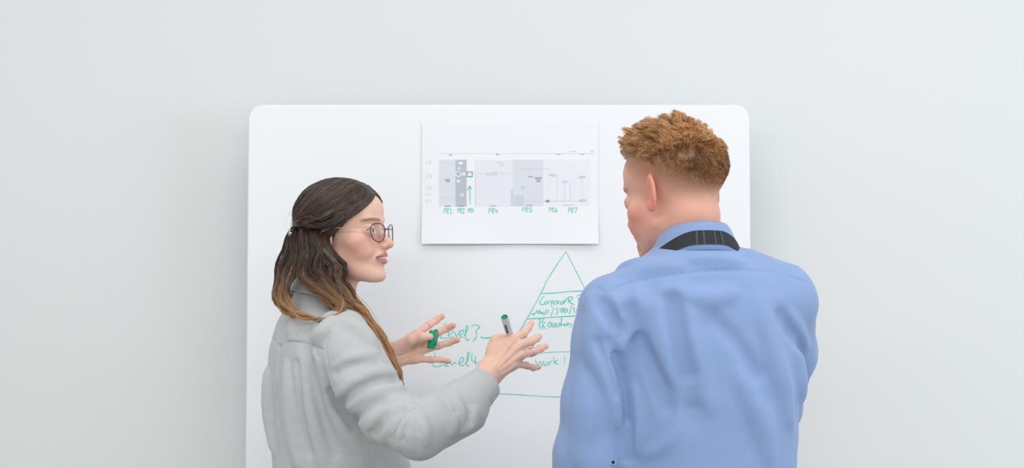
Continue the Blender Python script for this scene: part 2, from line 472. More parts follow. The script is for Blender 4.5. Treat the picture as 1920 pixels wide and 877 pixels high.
write('handwritten_word', [
    [(195, 600), (190, 680), (190, 770)], [(175, 605), (215, 580), (250, 600), (235, 635), (195, 650)],
    [(280, 640), (240, 690), (235, 770)], [(245, 690), (270, 730), (295, 750)],
    [(345, 650), (325, 690), (350, 725), (380, 700), (375, 655), (345, 645)], [(410, 660), (395, 700), (415, 725), (440, 715)],
    [(440, 700), (465, 690), (465, 665), (445, 665), (440, 700), (460, 722), (490, 705)],
    [(500, 690), (520, 660), (540, 690), (515, 715), (500, 695)], [(555, 570), (550, 640), (555, 690), (600, 690)],
    [(600, 660), (605, 695), (630, 700), (650, 655), (665, 700)], [(670, 660), (720, 690)], [(730, 670), (695, 745)]], *C5, w=0.0023)
write('handwritten_word', [
    [(1290, 500), (1305, 545), (1330, 515), (1345, 550), (1360, 505)], [(1375, 525), (1365, 545), (1385, 548), (1395, 530), (1378, 520)],
    [(1405, 545), (1410, 515), (1430, 512)], [(1440, 475), (1445, 540)], [(1475, 500), (1448, 520), (1480, 538)]], *C3)['label'] = 'Work'
write('handwritten_letter', [[(1530, 470), (1530, 540)]], *C3)
write('smudge', [[(1087, 872), (1089, 874)]], *ONE, w=0.002)

# ------------------------------------------------------------------ paper sheet with the printed plan
M_paper = material('paper', srgb(243, 245, 249), 0.6, vary=(3, 0.01))
pl = P(791.5, 228, YB); pr = P(1122, 457, YB)
px0, px1, pz1, pz0 = pl[0], pr[0], pl[2], pr[2]
def curl(u, v):
    s = (u - px0) / (px1 - px0); t = (pz1 - v) / (pz1 - pz0)
    return 0.0012 + 0.009 * max(0, t - 0.55) ** 2 / 0.2 * (0.75 + 0.25 * math.sin(s * 7 + 0.5)) + 0.0009 * math.sin(s * 9) * math.sin(t * 4) ** 2
psurf = lambda u, v, off: (u, YB - 0.0012 - curl(u, v) - off, v)
paper = empty('paper_sheet', ((px0 + px1) / 2, YB, pz0)); 
tag(paper, 'landscape paper sheet with a grey printed plan, fixed to the whiteboard', 'paper')
nu, nv = 33, 24; V = []; F = []
for sgn in (0.00025, -0.00025):
    for j in range(nv):
        for i in range(nu):
            V.append(psurf(px0 + (px1 - px0) * i / (nu - 1), pz0 + (pz1 - pz0) * j / (nv - 1), sgn))
for j in range(nv - 1):
    for i in range(nu - 1):
        a = j * nu + i; F.append((a, a + 1, a + nu + 1, a + nu)); b = a + nu * nv; F.append((b, b + nu, b + nu + 1, b + 1))
for j in range(nv - 1):
    for i in (0, nu - 1): a = j * nu + i; F.append((a, a + nu, a + nu + nu * nv, a + nu * nv))
for i in range(nu - 1):
    for j in (0, nv - 1): a = j * nu + i; F.append((a, a + 1, a + 1 + nu * nv, a + nu * nv))
mesh_obj('sheet', to_local(V, paper), F, M_paper, paper, smooth=False)
S7 = 3.372
def c7(x, y): return board_uv(780 + x / S7, 210 + y / S7)
GREY = {}
def grey(c):
    if c not in GREY: GREY[c] = material('print_grey', srgb(*c), 0.6, vary=(40, 0.05))
    return GREY[c]
def printed(name, x0, y0, x1, y1, c, lift=0.0004):
    u0, v1 = c7(x0, y0); u1, v0 = c7(x1, y1)
    n = max(2, int((u1 - u0) / 0.012) + 1); m = max(2, int((v1 - v0) / 0.012) + 1); V = []; F = []
    for j in range(m):
        for i in range(n): V.append(psurf(u0 + (u1 - u0) * i / (n - 1), v0 + (v1 - v0) * j / (m - 1), lift))
    for j in range(m - 1):
        for i in range(n - 1): a = j * n + i; F.append((a, a + 1, a + n + 1, a + n))
    return mesh_obj(name, to_local(V, paper), F, grey(c), paper, smooth=False)
printed('printed_panel', 146, 302, 248, 598, (226, 230, 238))
printed('printed_panel', 250, 302, 320, 598, (192, 198, 207))
printed('printed_panel', 372, 305, 613, 598, (234, 236, 243))
printed('printed_panel', 622, 302, 806, 594, (223, 227, 235))
printed('printed_panel', 815, 302, 1100, 592, (238, 241, 246))
printed('printed_panel', 622, 525, 680, 592, (209, 215, 224), 0.0007)
printed('printed_panel', 600, 490, 613, 594, (212, 214, 224), 0.0007)
for i, (x0, y0, x1, y1, c) in enumerate([
        (270, 316, 296, 332, 245), (262, 350, 282, 364, 228), (292, 384, 314, 403, 240), (258, 430, 278, 446, 244), (278, 516, 304, 536, 226),
        (184, 424, 216, 434, 176), (190, 436, 212, 444, 182), (752, 412, 796, 424, 178), (762, 428, 786, 442, 176), (708, 404, 738, 414, 190),
        (820, 556, 844, 570, 150), (1032, 406, 1070, 416, 202), (1030, 552, 1076, 566, 208), (838, 392, 886, 400, 216), (855, 402, 872, 408, 214),
        (924, 434, 962, 446, 220), (208, 268, 228, 275, 190), (506, 265, 524, 272, 188), (886, 264, 916, 270, 205), (1040, 264, 1064, 270, 196),
        (182, 592, 218, 598, 168), (270, 592, 304, 598, 160), (470, 590, 508, 596, 188), (694, 588, 738, 594, 180), (930, 586, 1000, 590, 206),
        (444, 382, 466, 402, 221), (476, 378, 512, 400, 221), (664, 470, 690, 476, 206), (664, 482, 684, 487, 206),
        (968, 246, 1014, 251, 222), (1104, 244, 1120, 252, 220), (505, 316, 540, 322, 222), (530, 326, 552, 340, 222)]):
    printed('printed_mark', x0, y0, x1, y1, (c, c, min(255, c + 6)), 0.0008)
for x0, y0, x1, y1 in [(370, 386, 600, 389), (376, 386, 379, 590), (640, 358, 856, 361), (640, 562, 1010, 565), (938, 446, 941, 564), (974, 446, 977, 564),
                       (150, 540, 246, 543), (820, 562, 1080, 564), (1050, 416, 1052, 552), (615, 300, 618, 596), (890, 400, 892, 560), (146, 262, 1120, 264), (150, 325, 240, 327)]:
    printed('printed_line', x0, y0, x1, y1, (214, 217, 226), 0.0006)
for y0, h in ((305, 30), (390, 34), (470, 26), (510, 24), (550, 28)):      # faint row captions at the left margin
    printed('printed_mark', 66, y0, 72, y0 + h, (224, 226, 232)); printed('printed_mark', 80, y0 + 3, 98, y0 + 7, (222, 225, 231)); printed('printed_mark', 80, y0 + h - 10, 96, y0 + h - 6, (222, 225, 231)); printed('printed_mark', 92, y0 + 4, 96, y0 + h - 6, (222, 225, 231))
def on_paper(name, strokes, w, lift=0.0011, mat=None):
    v, f = merge([ribbon([c7(*q) for q in st], w, psurf, lift + 0.00005 * i) for i, st in enumerate(strokes)])
    return mesh_obj(name, to_local(v, paper), f, mat or M_ink, paper, smooth=False)
M_white_print = material('print_white', srgb(246, 248, 250), 0.6)
on_paper('printed_mark', [[(268, 372), (286, 392), (268, 412), (250, 392), (268, 372)]], 0.0022, mat=M_white_print)
GL = {'P': [[(0.12, 0), (0.1, 1)], [(0, 0.06), (0.6, -0.02), (0.85, 0.22), (0.6, 0.45), (0.12, 0.55)]],
      'R': [[(0.1, 0), (0.1, 1)], [(0, 0.05), (0.6, 0), (0.8, 0.22), (0.12, 0.5), (0.85, 1)]],
      '1': [[(0.2, 0.15), (0.5, 0.0), (0.5, 1)], [(0.2, 1), (0.8, 0.97)]],
      '2': [[(0.1, 0.2), (0.45, 0), (0.8, 0.2), (0.1, 1), (0.9, 0.95)]],
      '3': [[(0.1, 0.05), (0.7, 0.1), (0.35, 0.45), (0.8, 0.7), (0.1, 1)]],
      '4': [[(0.2, 0), (0.1, 0.6), (0.9, 0.58)], [(0.75, 0.3), (0.72, 1)]],
      '5': [[(0.85, 0), (0.25, 0.05), (0.2, 0.45), (0.8, 0.5), (0.75, 0.9), (0.1, 1)]],
      '6': [[(0.7, 0), (0.2, 0.5), (0.3, 1), (0.75, 0.9), (0.7, 0.6), (0.2, 0.7)]],
      '7': [[(0.05, 0.05), (0.9, 0), (0.4, 1)]]}
for word, x0, x1, y0, y1 in (('PR1', 175, 232, 609, 641), ('PR2', 262, 310, 608, 638), ('PR3', 330, 367, 609, 634), ('PR4', 458, 523, 608, 640),
                             ('PR5', 670, 737, 602, 632), ('PR6', 838, 897, 604, 632), ('PR7', 961, 1020, 604, 638)):
    cw = (x1 - x0) / 3
    on_paper('handwritten_word', [[(x0 + cw * (i + 0.08 + 0.8 * a), y0 + (y1 - y0) * b) for a, b in st] for i, ch in enumerate(word) for st in GL[ch]], 0.0014)['label'] = word
on_paper('drawn_box', [[(324, 378), (356, 379)], [(356, 377), (356, 410)], [(357, 409), (324, 409)], [(324, 411), (324, 377)]], 0.0026, mat=material('green_ink_dark', srgb(26, 150, 132), 0.5, vary=(90, .1)))
on_paper('drawn_arrow', [[(344, 582), (342, 520), (340, 470)], [(326, 495), (332, 482), (340, 468), (352, 490)]], 0.0019)

# ------------------------------------------------------------------ heads and hands (millimetres in the head's own frame)
mm = lambda *a: tuple(np.array(a) / 1000.0)
def head_group(fr, s=1.0, male=False, smile=True, ex=75, neck=None):
    """x = the person's right, y = forward, z = up; origin between the ears at eye level"""
    g = Group(fr, k=0.02)
    def E(c, r, k, sym=False, sub=False):
        (g.s if sub else g.u)(ell(np.array(c) * s / 1000, np.array(r) * s / 1000, sym), k * s / 1000)
    def Cp(a, b, ra, rb, k, sym=False, sub=False):
        (g.s if sub else g.u)(cap(np.array(a) * s / 1000, np.array(b) * s / 1000, ra * s / 1000, rb * s / 1000, sym), k * s / 1000)
    E((0, -8, 34), (71, 90, 73), 1)
    E((0, 32, 44), (57, 56, 44), 22)
    E((0, 36, -25), (53, 47, 62), 18)
    E((44, 50, -22), (18, 20, 17), 18, True)                       # cheekbones
    E((30, 62, -44), (20, 20, 20), 16, True)                       # cheeks
    if male:
        Cp((44, 10, -52), (19, 56, -80), 12, 13, 30, True); E((0, 70, -82), (20, 14, 13), 12)
    else:
        Cp((43, 6, -58), (15, 68, -94), 13, 13, 30, True); E((0, 81, -95), (17, 14, 13), 14)
    E((0, 22, -66) if male else (0, 38, -84), (38, 40, 18) if male else (40, 44, 20), 18)
    Cp((0, -20, -50) if male else (0, -26, -50), (0, -38, -185), 51 if male else 42, 58 if male else 47, 24)
    if neck is not None: g.ops.pop(); g.u(cap(np.array((0, -22, -45)) * s / 1000, neck, 0.049 * s, 0.052), 0.02)
    if not male: Cp((12, 0, -95), (18, -12, -180), 20, 24, 18, True)
    # brow, nose
    Cp((7, 83, 21), (38, 72, 24), 8, 7, 10, True)
    E((32, 90, 2), (17, 11, 11), 9, True, True)                    # eye sockets
    Cp((0, 83, 6), (0, 104, -27), 6.5, 8.5, 8)
    E((0, 106, -29), (10, 10, 9), 6)
    E((11, 96, -33), (6.5, 9, 6.5), 5, True)
    E((6, 103, -40), (3, 4.5, 3), 2, True, True)
    # eyes: lids over the ball, slit, then the ball
    E((31, 72, 0), (15, 14.6, 14), 4, True)
    E((31.5, 86, -0.5), (13, 8, 4.2), 2.5, True, True)
    g.u(ell(np.array((31, 72, 0)) * s / 1000, np.array((12.6, 12.6, 12.6)) * s / 1000, True), 0.0004)
    # mouth
    E((0, 76, -55), (27, 21, 24), 12)
    if smile:
        Cp((0, 96.5, -50.5), (12, 92, -51.5), 3.8, 3.4, 3, True); Cp((12, 92, -51.5), (26, 78, -58.5), 3.4, 1.4, 4, True)
        Cp((0, 95, -65.5), (13, 90, -64.5), 4.8, 4.4, 3, True); Cp((13, 90, -64.5), (26, 78, -59.5), 4.4, 1.4, 4, True)
        E((0, 84, -58.2), (23.5, 25, 3.4), 2, False, True)
        E((0, 74, -55), (19.5, 21.5, 11), 0.5)                          # teeth behind the lips
        Cp((19, 91, -38), (34, 79, -60), 0.5, 0.5, 9, True, True)  # smile fold
    else:
        Cp((0, 96, -50), (22, 84, -54), 4.5, 3, 4, True); Cp((0, 95, -61), (22, 84, -56), 5.2, 3, 4, True)
        Cp((-22, 91, -55.5), (22, 91, -55.5), 1.2, 1.2, 2, False, True)
    Cp((-13, 96, -77), (13, 96, -77), 3, 3, 7, False, True)
    # ears
    g.u(ell(np.array((ex, -10, -6)) * s / 1000, np.array((5, 17, 31)) * s / 1000, True, Rz(0.5 if male else 0.1) @ Rx(0.15)), 0.005 * s)
    E((ex + 0.5, -3, -27), (4, 7, 9), 6, True)
    g.s(ell(np.array((ex + 7, -8, 0)) * s / 1000, np.array((5, 10, 20)) * s / 1000, True, Rz(0.5 if male else 0.1)), 0.004 * s)
    E((ex + 5, -1, -12), (5, 6, 8), 4, True, True)
    return g

def smoothstep(a, b, x):
    t = np.clip((x - a) / (b - a), 0, 1); return t * t * (3 - 2 * t)
def blob(L, c, r):
    q = (L - np.array(c)) / np.array(r); return np.exp(-(q * q).sum(1))
def mixc(C, w, c):
    return C * (1 - w[:, None]) + np.array(c) * w[:, None]
def face_pigment(C, L, near, brow, iris, lip, blush, smile=True):
    """L: head-frame coordinates in mm/scale, near: mask of head vertices"""
    S = L.copy(); S[:, 0] = np.abs(S[:, 0])
    w = near.astype(float)
    C = mixc(C, w * 0.62 * blob(S, (46, 54, -36), (26, 36, 26)), blush)
    C = mixc(C, w * 0.45 * blob(S, (0, 108, -30), (16, 14, 12)), blush)
    C = mixc(C, w * 0.4 * blob(S, (76, -6, -8), (9, 18, 32)), blush)
    C = mixc(C, w * 0.25 * blob(S, (0, 92, -95), (18, 14, 12)), blush)
    # brows
    arch = 23 - 0.006 * (S[:, 0] - 28) ** 2
    wb = smoothstep(4.6, 1.5, np.abs(S[:, 2] - arch)) * smoothstep(7, 12, S[:, 0]) * smoothstep(50, 44, S[:, 0]) * (S[:, 1] > 55)
    C = mixc(C, w * wb * 0.7, brow)
    # lips
    if smile:
        up = np.abs(S[:, 2] + 50.3 + S[:, 0] ** 2 * 0.012) / (4.5 - S[:, 0] * 0.07); lo = np.abs(S[:, 2] + 65.8 - S[:, 0] ** 2 * 0.009) / (5.4 - S[:, 0] * 0.07)
        wl = np.maximum(smoothstep(1.15, 0.8, up), smoothstep(1.15, 0.85, lo)) * smoothstep(27, 22, S[:, 0]) * (S[:, 1] > 79)
        C = mixc(C, w * wl * 0.9, lip)
        # teeth: white ivory surface set back between the lips
        k = np.sqrt((S[:, 0] / 19.5) ** 2 + ((S[:, 1] - 74) / 21.5) ** 2 + ((S[:, 2] + 55) / 11) ** 2)
        sl = np.sqrt((S[:, 0] / 23.5) ** 2 + ((S[:, 1] - 84) / 25) ** 2 + ((S[:, 2] + 58.2) / 3.4) ** 2)
        C = mixc(C, w * (sl < 1.15) * (S[:, 1] < 95) * (S[:, 1] > 60) * (S[:, 0] < 24), (0.12, 0.03, 0.03))
        wt = (k < 1.04) * (S[:, 1] > 70) * (S[:, 0] < 19) * (sl < 1.25)
        C = mixc(C, w * wt, (0.80, 0.77, 0.72))
    else:
        wl = smoothstep(9, 7, np.abs(S[:, 2] + 55.5)) * smoothstep(25, 21, S[:, 0]) * (S[:, 1] > 82)
        C = mixc(C, w * wl * 0.7, lip)
    # eyes
    k = np.linalg.norm(S - np.array((31, 72, 0)), axis=1)
    we = (k < 12.75) * (S[:, 1] > 76)
    C = mixc(C, w * we, (0.78, 0.76, 0.75))
    d = np.linalg.norm(S - np.array((31, 84.5, -0.5)), axis=1)
    C = mixc(C, w * we * smoothstep(6.2, 5.4, d), iris); C = mixc(C, w * we * smoothstep(2.8, 2.2, d), (0.01, 0.01, 0.01))
    # lash line
    q = np.sqrt(((S[:, 0] - 31.5) / 14) ** 2 + ((S[:, 2] + 0.3) / 5.2) ** 2)
    wl = smoothstep(0.25, 0.05, np.abs(q - 1)) * (S[:, 1] > 74) * (k >= 12.7) * (S[:, 2] > -1) * (k < 17)
    C = mixc(C, w * wl * 0.7, brow * 0.5)
    return C

def hand_group(W, mcp, fingers, thumb, palm_r=0.0115, extra=None, k=0.012):
    """W wrist centre; mcp four knuckles; fingers four lists of joints from the knuckle; thumb list of joints from its base"""
    g = Group(ID, k=k)
    W = np.asarray(W); mcp = [np.asarray(m) for m in mcp]
    for i, m in enumerate(mcp):
        a = W + (m - W) * 0.12 + (m - np.mean(mcp, 0)) * 0.35
        g.u(cap(a, W + (m - W) * 0.93, palm_r * 1.12, palm_r * 0.86), 0.010)
        if i: g.u(cap((mcp[i - 1] * 0.85 + W * 0.15), (m * 0.85 + W * 0.15), palm_r * 0.80), 0.008)
    for pts, r in zip(fingers, (0.0081, 0.0083, 0.0079, 0.0069)):
        rr = [r * 1.10, r * 1.0, r * 0.93, r * 0.80]
        pts = [np.asarray(p) for p in pts]
        for i in range(len(pts) - 1): g.u(cap(pts[i], pts[i + 1], rr[i], rr[i + 1]), 0.0035 if i else 0.006)
        for i in (1, 2):
            if i < len(pts): g.u(ell(pts[i], (rr[i] * 1.01,) * 3), 0.003)
    tr = [0.0150, 0.0115, 0.0098, 0.0078]
    for i in range(len(thumb) - 1): g.u(cap(thumb[i], thumb[i + 1], tr[i], tr[i + 1]), 0.006 if i else 0.012)
    for p in extra or []: g.u(p[0], p[1])
    return g

M_skin = material('skin', rough=0.48, attr='col', sss=0.15, sssr=(1.0, 0.45, 0.32), bump=('noise', 900, 0.06, 0.001), vary=(35, 0.05), spec=0.4)
M_hair = material('hair', rough=0.32, attr='col', spec=0.6, vary=(70, 0.12))
M_tro = material('trousers_cloth', srgb(48, 52, 62), 0.85, bump=('weave', 300, 0.2, 0.001), vary=(20, 0.1))
M_shoe = material('shoe_leather', srgb(38, 34, 32), 0.4, vary=(20, 0.1))
def lower_body(parent, cx, cy, yaw, hipz, wst, fem):
    """trousers and shoes, standing on the floor under the frame's lower edge"""
    fr = frame((cx, cy, 0), yaw)
    g = Group(fr, k=0.01)
    g.u(loft([(hipz + 0.06, 0, 0, wst, wst * 0.68), (hipz, 0, 0, wst * 1.02, wst * 0.7), (hipz - 0.12, 0, 0, wst * 1.06, wst * 0.74), (hipz - 0.2, 0, 0, wst * 1.04, wst * 0.7)]), 0.02)
    for sx in (-1, 1):
        x = sx * wst * 0.52
        g.chain([np.array((x, 0, hipz - 0.17)), np.array((x * 1.02, 0.012, 0.48)), np.array((x * 1.05, 0.0, 0.07))], [wst * 0.56, 0.066, 0.052], 0.03)
    g.n(lambda p: 0.003 * wavefield(5, 0.16)(p))
    V, F = solid([g], (cx - 0.45, cy - 0.45, 0.0), (cx + 0.45, cy + 0.45, hipz + 0.1), 0.008)
    mesh_obj('trousers', to_local(V, parent), F, M_tro, parent)
    for sx in (-1, 1):
        x = sx * wst * 0.55
        h = Group(fr, k=0.006)
        h.u(cap((x, -0.06, 0.038), (x, 0.09, 0.034), 0.038, 0.040), 0.02).u(cap((x, 0.09, 0.034), (x, 0.15, 0.028), 0.040, 0.030), 0.02)
        h.u(cap((x, -0.045, 0.05), (x, -0.03, 0.11), 0.036, 0.04), 0.02).s(half((0, 0, 1), 0.001), 0.002)
        V, F = solid([h], (cx - 0.5, cy - 0.5, -0.03), (cx + 0.5, cy + 0.5, 0.17), 0.007)
        mesh_obj('shoe', to_local(V, parent), F, M_shoe, parent)

# ------------------------------------------------------------------ the woman
T0 = time.time()
WH = frame(P(643, 436, 2.85), yaw=-108, pitch=2, roll=0)      # head, turned to the man
WB = frame(P(607, 560, 2.88), yaw=-65)                         # body, origin at the base of the neck
woman = None
head_w = head_group(WH, ex=69)
# right hand (nearer), back of the hand to the camera
def pd(*a): return [P(*q) for q in a]
rW = P(914, 702, 2.70)
r_mcp = pd((963, 635, 2.715), (977, 646, 2.708), (979, 664, 2.706), (967, 682, 2.708))
r_f = [pd((963, 635, 2.715), (981, 626, 2.745), (990, 615, 2.765), (996, 606, 2.782)),
       pd((977, 646, 2.708), (996, 640, 2.745), (1006, 634, 2.766), (1011, 631, 2.785)),
       pd((979, 664, 2.706), (1001, 659, 2.740), (1014, 653, 2.760), (1023, 649, 2.775)),
       pd((967, 682, 2.708), (987, 685, 2.735), (1000, 689, 2.748), (1010, 688, 2.760))]
r_th = pd((920, 676, 2.712), (930, 638, 2.718), (948, 634, 2.742), (962, 641, 2.764))
hand_r = hand_group(rW, r_mcp, r_f, r_th, extra=[(cap(P(928, 655, 2.715), P(958, 642, 2.718), 0.014, 0.011), 0.012), (cap(rW, P(895, 728, 2.672), 0.027, 0.028), 0.016)])
# left hand, palm to the camera
lW = P(733, 668, 2.96)
l_mcp = pd((784, 624, 2.957), (792, 640, 2.962), (791, 657, 2.962), (783, 673, 2.957))
l_f = [pd((784, 624, 2.957), (804, 609, 2.972), (818, 600, 2.982), (829, 593, 2.985)),
       pd((792, 640, 2.962), (820, 624, 2.970), (837, 616, 2.972), (850, 610, 2.966)),
       pd((791, 657, 2.962), (822, 648, 2.966), (842, 642, 2.966), (858, 637, 2.960)),
       pd((783, 673, 2.957), (808, 674, 2.962), (826, 674, 2.964), (842, 677, 2.960))]
l_th = pd((748, 652, 2.945), (771, 637, 2.932), (791, 631, 2.928), (806, 631, 2.930))
hand_l = hand_group(lW, l_mcp, l_f, l_th, extra=[(cap(lW, P(700, 690, 2.95), 0.026, 0.029), 0.016)])
# torso core and arms (under the shirt)
wb_core = Group(WB, k=0.02)
wb_core.u(loft([(0.02, 0, 0.0, 0.05, 0.05), (-0.04, 0, 0.0, 0.11, 0.07), (-0.1, 0, 0, 0.14, 0.08), (-0.2, 0, 0.01, 0.135, 0.085), (-0.32, 0, 0.01, 0.115, 0.08)]), 0.02)
wSR, wER = P(644, 642, 2.735), P(786, 806, 2.605)              # right shoulder, elbow
wSL, wEL = P(560, 640, 3.02), P(650, 800, 3.02)
arms = Group(ID, k=0.02)
arms.chain([wSR, P(683, 714, 2.690), P(730, 780, 2.645), wER, P(834, 781, 2.625), P(895, 728, 2.672)], [0.038, 0.036, 0.035, 0.034, 0.032, 0.028], 0.015)
arms.chain([wSL, wEL, P(700, 690, 2.95)], [0.038, 0.034, 0.028], 0.015)
def drape(pts, base, Y=None, deg=0):
    p2 = spline(pts, max(8, len(pts) * 5)); h = np.array([raycast(base, x, y, default=Y)[1] for x, y in p2])
    ok_ = np.isfinite(h); p2, h = p2[ok_], h[ok_]
    if len(h) < 2: return np.zeros((0, 3))
    if deg and len(h) > deg + 2:
        x_ = np.linspace(-1, 1, len(h)); h = np.polyval(np.polyfit(x_, h, deg), x_)
    else: h = np.convolve(np.pad(h, 1, mode='edge'), [0.2, 0.6, 0.2], 'valid')
    return np.array([P(x, y, d) for (x, y), d in zip(p2, h)])

tend = Group(ID, k=0.005); pcr = Group(ID, k=0.0028, mode='s')
for pts in ([(926, 690), (945, 662), (962, 638)], [(930, 692), (955, 668), (976, 648)], [(934, 696), (958, 680), (977, 665)], [(938, 702), (955, 692), (966, 683)]):
    q = drape(pts, [hand_r]); q = q + np.array((0, 0.0016, 0))
    for i in range(len(q) - 1): tend.u(cap(q[i], q[i + 1], 0.0024 + 0.0014 * i / len(q)), 0.003)
for kx, ky in ((963, 636), (977, 648), (978, 665), (966, 683)):
    q = raycast([hand_r], kx, ky); tend.u(ell(q + np.array((0, 0.004, 0)), (0.0062,) * 3), 0.004)
for pts, r in (([(744, 668), (760, 664), (774, 654), (782, 644)], 0.0014), ([(752, 676), (770, 668), (788, 662)], 0.0011), ([(768, 652), (776, 646), (786, 643)], 0.0012), ([(784, 676), (788, 668), (792, 660)], 0.0009)):
    q = drape(pts, [hand_l])
    for i in range(len(q) - 1): pcr.u(cap(q[i], q[i + 1], r), 0.001)
for fg in l_f:        # finger joint creases on the palm side
    for j in (1, 2):
        a = fg[j] + np.array((0, -0.0075, 0)); t = fg[j + 1] - fg[j]; n_ = np.cross(t, (0, 1.0, 0)); n_ /= np.linalg.norm(n_)
        pcr.u(cap(a - n_ * 0.005, a + n_ * 0.005, 0.0011), 0.001)
wskin = [head_w, wb_core, arms, hand_r, hand_l, tend, pcr]
V, F = solid(wskin, (-0.62, 2.5, 1.08), (0.16, 3.12, 1.80), 0.0020)
L = fl(WH, V) * 1000
C = np.tile(lin(233, 190, 170), (len(V), 1))
nearhead = (np.abs(L[:, 0]) < 95) & (L[:, 2] > -125) & (np.linalg.norm(L, axis=1) < 170)
C = face_pigment(C, L, nearhead, lin(96, 68, 52), np.array((0.10, 0.13, 0.12)), lin(206, 110, 112), lin(222, 142, 126))
mole = np.linalg.norm(L - np.array((24, 86, -71)), axis=1); C = mixc(C, nearhead * smoothstep(2.2, 1.0, mole) * 0.7, lin(90, 50, 40))
for fs in (r_f, l_f):
    for fg in fs:
        d = np.linalg.norm(V - fg[-1], axis=1); C = mixc(C, 0.45 * smoothstep(0.02, 0.004, d), lin(226, 130, 118))
        d = np.linalg.norm(V - fg[1], axis=1); C = mixc(C, 0.25 * smoothstep(0.012, 0.004, d), lin(222, 140, 124))
for fg in r_f:       # nails on the backs of the fingertips
    n = fg[-1] + np.array((0.001, -0.006, 0.001)); d = np.linalg.norm(V - n, axis=1); C = mixc(C, 0.6 * smoothstep(0.0055, 0.0035, d), lin(238, 196, 190))
org = np.array([P(607, 700, 2.88)[0], 2.88, 0.0])
woman = mesh_obj('person', V - org, F, M_skin, None, col=C); woman.location = org
tag(woman, 'woman with long brown hair, glasses and grey shirt, gesturing with both hands', 'person')
print('woman skin', len(V), time.time() - T0)

# ---- shirt
sh = Group(WB, k=0.02)
sh.u(loft([(0.025, 0, 0.0, 0.056, 0.058), (0.0, 0, 0.0, 0.068, 0.068), (-0.03, 0, 0.0, 0.115, 0.083), (-0.06, 0, 0.0, 0.152, 0.095), (-0.11, 0, 0.0, 0.168, 0.108),
           (-0.18, 0, 0.005, 0.165, 0.118), (-0.26, 0, 0.022, 0.158, 0.130), (-0.36, 0, 0.042, 0.15, 0.145), (-0.46, 0, 0.040, 0.155, 0.150), (-0.58, 0, 0.02, 0.175, 0.15)], 2.3), 0.02)
slv = Group(ID, k=0.018)
slv.chain([wSR, P(662, 672, 2.715), P(683, 714, 2.690), P(730, 780, 2.645), wER], [0.056, 0.0585, 0.0595, 0.055, 0.0535], 0.02)
slv.u(ell(P(636, 628, 2.75), (0.056, 0.056, 0.052)), 0.025)
slv.chain([wER, P(834, 781, 2.625), P(866, 764, 2.645), P(878, 750, 2.655)], [0.0535, 0.050, 0.050, 0.041], 0.02)
slv.chain([wSL, wEL, P(705, 690, 2.95)], [0.056, 0.05, 0.042], 0.02)
shirt_base = [sh, slv]
def fold(g, pts, r, sink, k=0.012, sub=False, base=None, Y=None):
    q = drape(pts, base, Y, deg=3)
    q = q + np.array((0, sink, 0)); n = len(q)
    rr = r * (0.35 + 0.65 * np.sin(np.linspace(0.12, math.pi - 0.12, n)))
    for i in range(n - 1): (g.s if sub else g.u)(cap(q[i], q[i + 1], rr[i], rr[i + 1]), k)
dt = Group(ID, k=0.010)
FO = lambda pts, r, sink, k=0.010: fold(dt, pts, r, sink, k, base=shirt_base)
FO([(640, 738), (664, 716), (700, 700), (738, 698)], 0.011, 0.006)
FO([(655, 762), (690, 742), (724, 732), (752, 728)], 0.010, 0.006)
FO([(690, 800), (716, 776), (744, 758), (768, 746)], 0.009, 0.005)
FO([(716, 826), (726, 798), (748, 774), (775, 762)], 0.010, 0.005, 0.008)
FO([(748, 838), (752, 808), (764, 782), (779, 766)], 0.008, 0.004, 0.007)
FO([(772, 840), (770, 812), (776, 786), (784, 768)], 0.007, 0.004, 0.007)
FO([(800, 830), (794, 806), (788, 780)], 0.008, 0.005)
FO([(640, 600), (672, 620), (700, 652)], 0.014, 0.011, 0.014)
FO([(636, 690), (664, 672), (702, 664)], 0.010, 0.007)
FO([(826, 742), (842, 760), (850, 790), (846, 812)], 0.010, 0.006)
FO([(846, 734), (858, 752), (866, 780), (864, 806)], 0.008, 0.004, 0.007)
FO([(866, 808), (880, 792), (886, 770)], 0.011, 0.006)
FO([(540, 680), (545, 740), (554, 820), (566, 880)], 0.014, 0.008, 0.02)       # back, soft vertical folds
FO([(566, 660), (574, 720), (590, 800), (606, 880)], 0.015, 0.010, 0.02)
FO([(505, 690), (507, 760), (516, 850)], 0.012, 0.007, 0.02)
FO([(594, 655), (608, 700), (622, 760), (650, 820)], 0.012, 0.008, 0.018)
FO([(632, 770), (660, 820), (690, 880)], 0.012, 0.008, 0.02)
FO([(560, 590), (552, 612), (548, 632)], 0.010, 0.007, 0.012)
FO([(622, 600), (606, 622), (590, 634)], 0.010, 0.007, 0.012)
allsh = [sh, slv, dt]
def seam(g, pts, r, base, Y=None, sink=0.0):
    q = drape(pts, base, Y)
    for i in range(len(q) - 1): g.u(cap(q[i] + np.array((0, sink, 0)), q[i + 1] + np.array((0, sink, 0)), r), 0.001)
cut = Group(ID, k=0.0025, mode='s')
seam(cut, [(503, 630), (515, 638), (524, 650), (535, 642), (560, 641), (585, 648), (606, 655)], 0.0022, allsh)      # back yoke
seam(cut, [(648, 592), (630, 604), (616, 630), (611, 655), (616, 690), (628, 730)], 0.0022, allsh)               # armhole
sharp = Group(ID, k=0.004, mode='s')
for pts, r in (([(779, 764), (764, 775), (748, 795), (734, 822)], 0.0028), ([(780, 768), (768, 786), (760, 806), (756, 826)], 0.0024), ([(784, 772), (782, 790), (786, 812)], 0.0020),
               ([(830, 738), (846, 752), (856, 772)], 0.0026), ([(846, 728), (866, 744), (878, 770), (884, 796)], 0.0030), ([(590, 646), (597, 668)], 0.0020), ([(578, 646), (582, 664)], 0.0018)):
    seam(sharp, pts, r, allsh)
soft = Group(ID, k=0.014, mode='s')
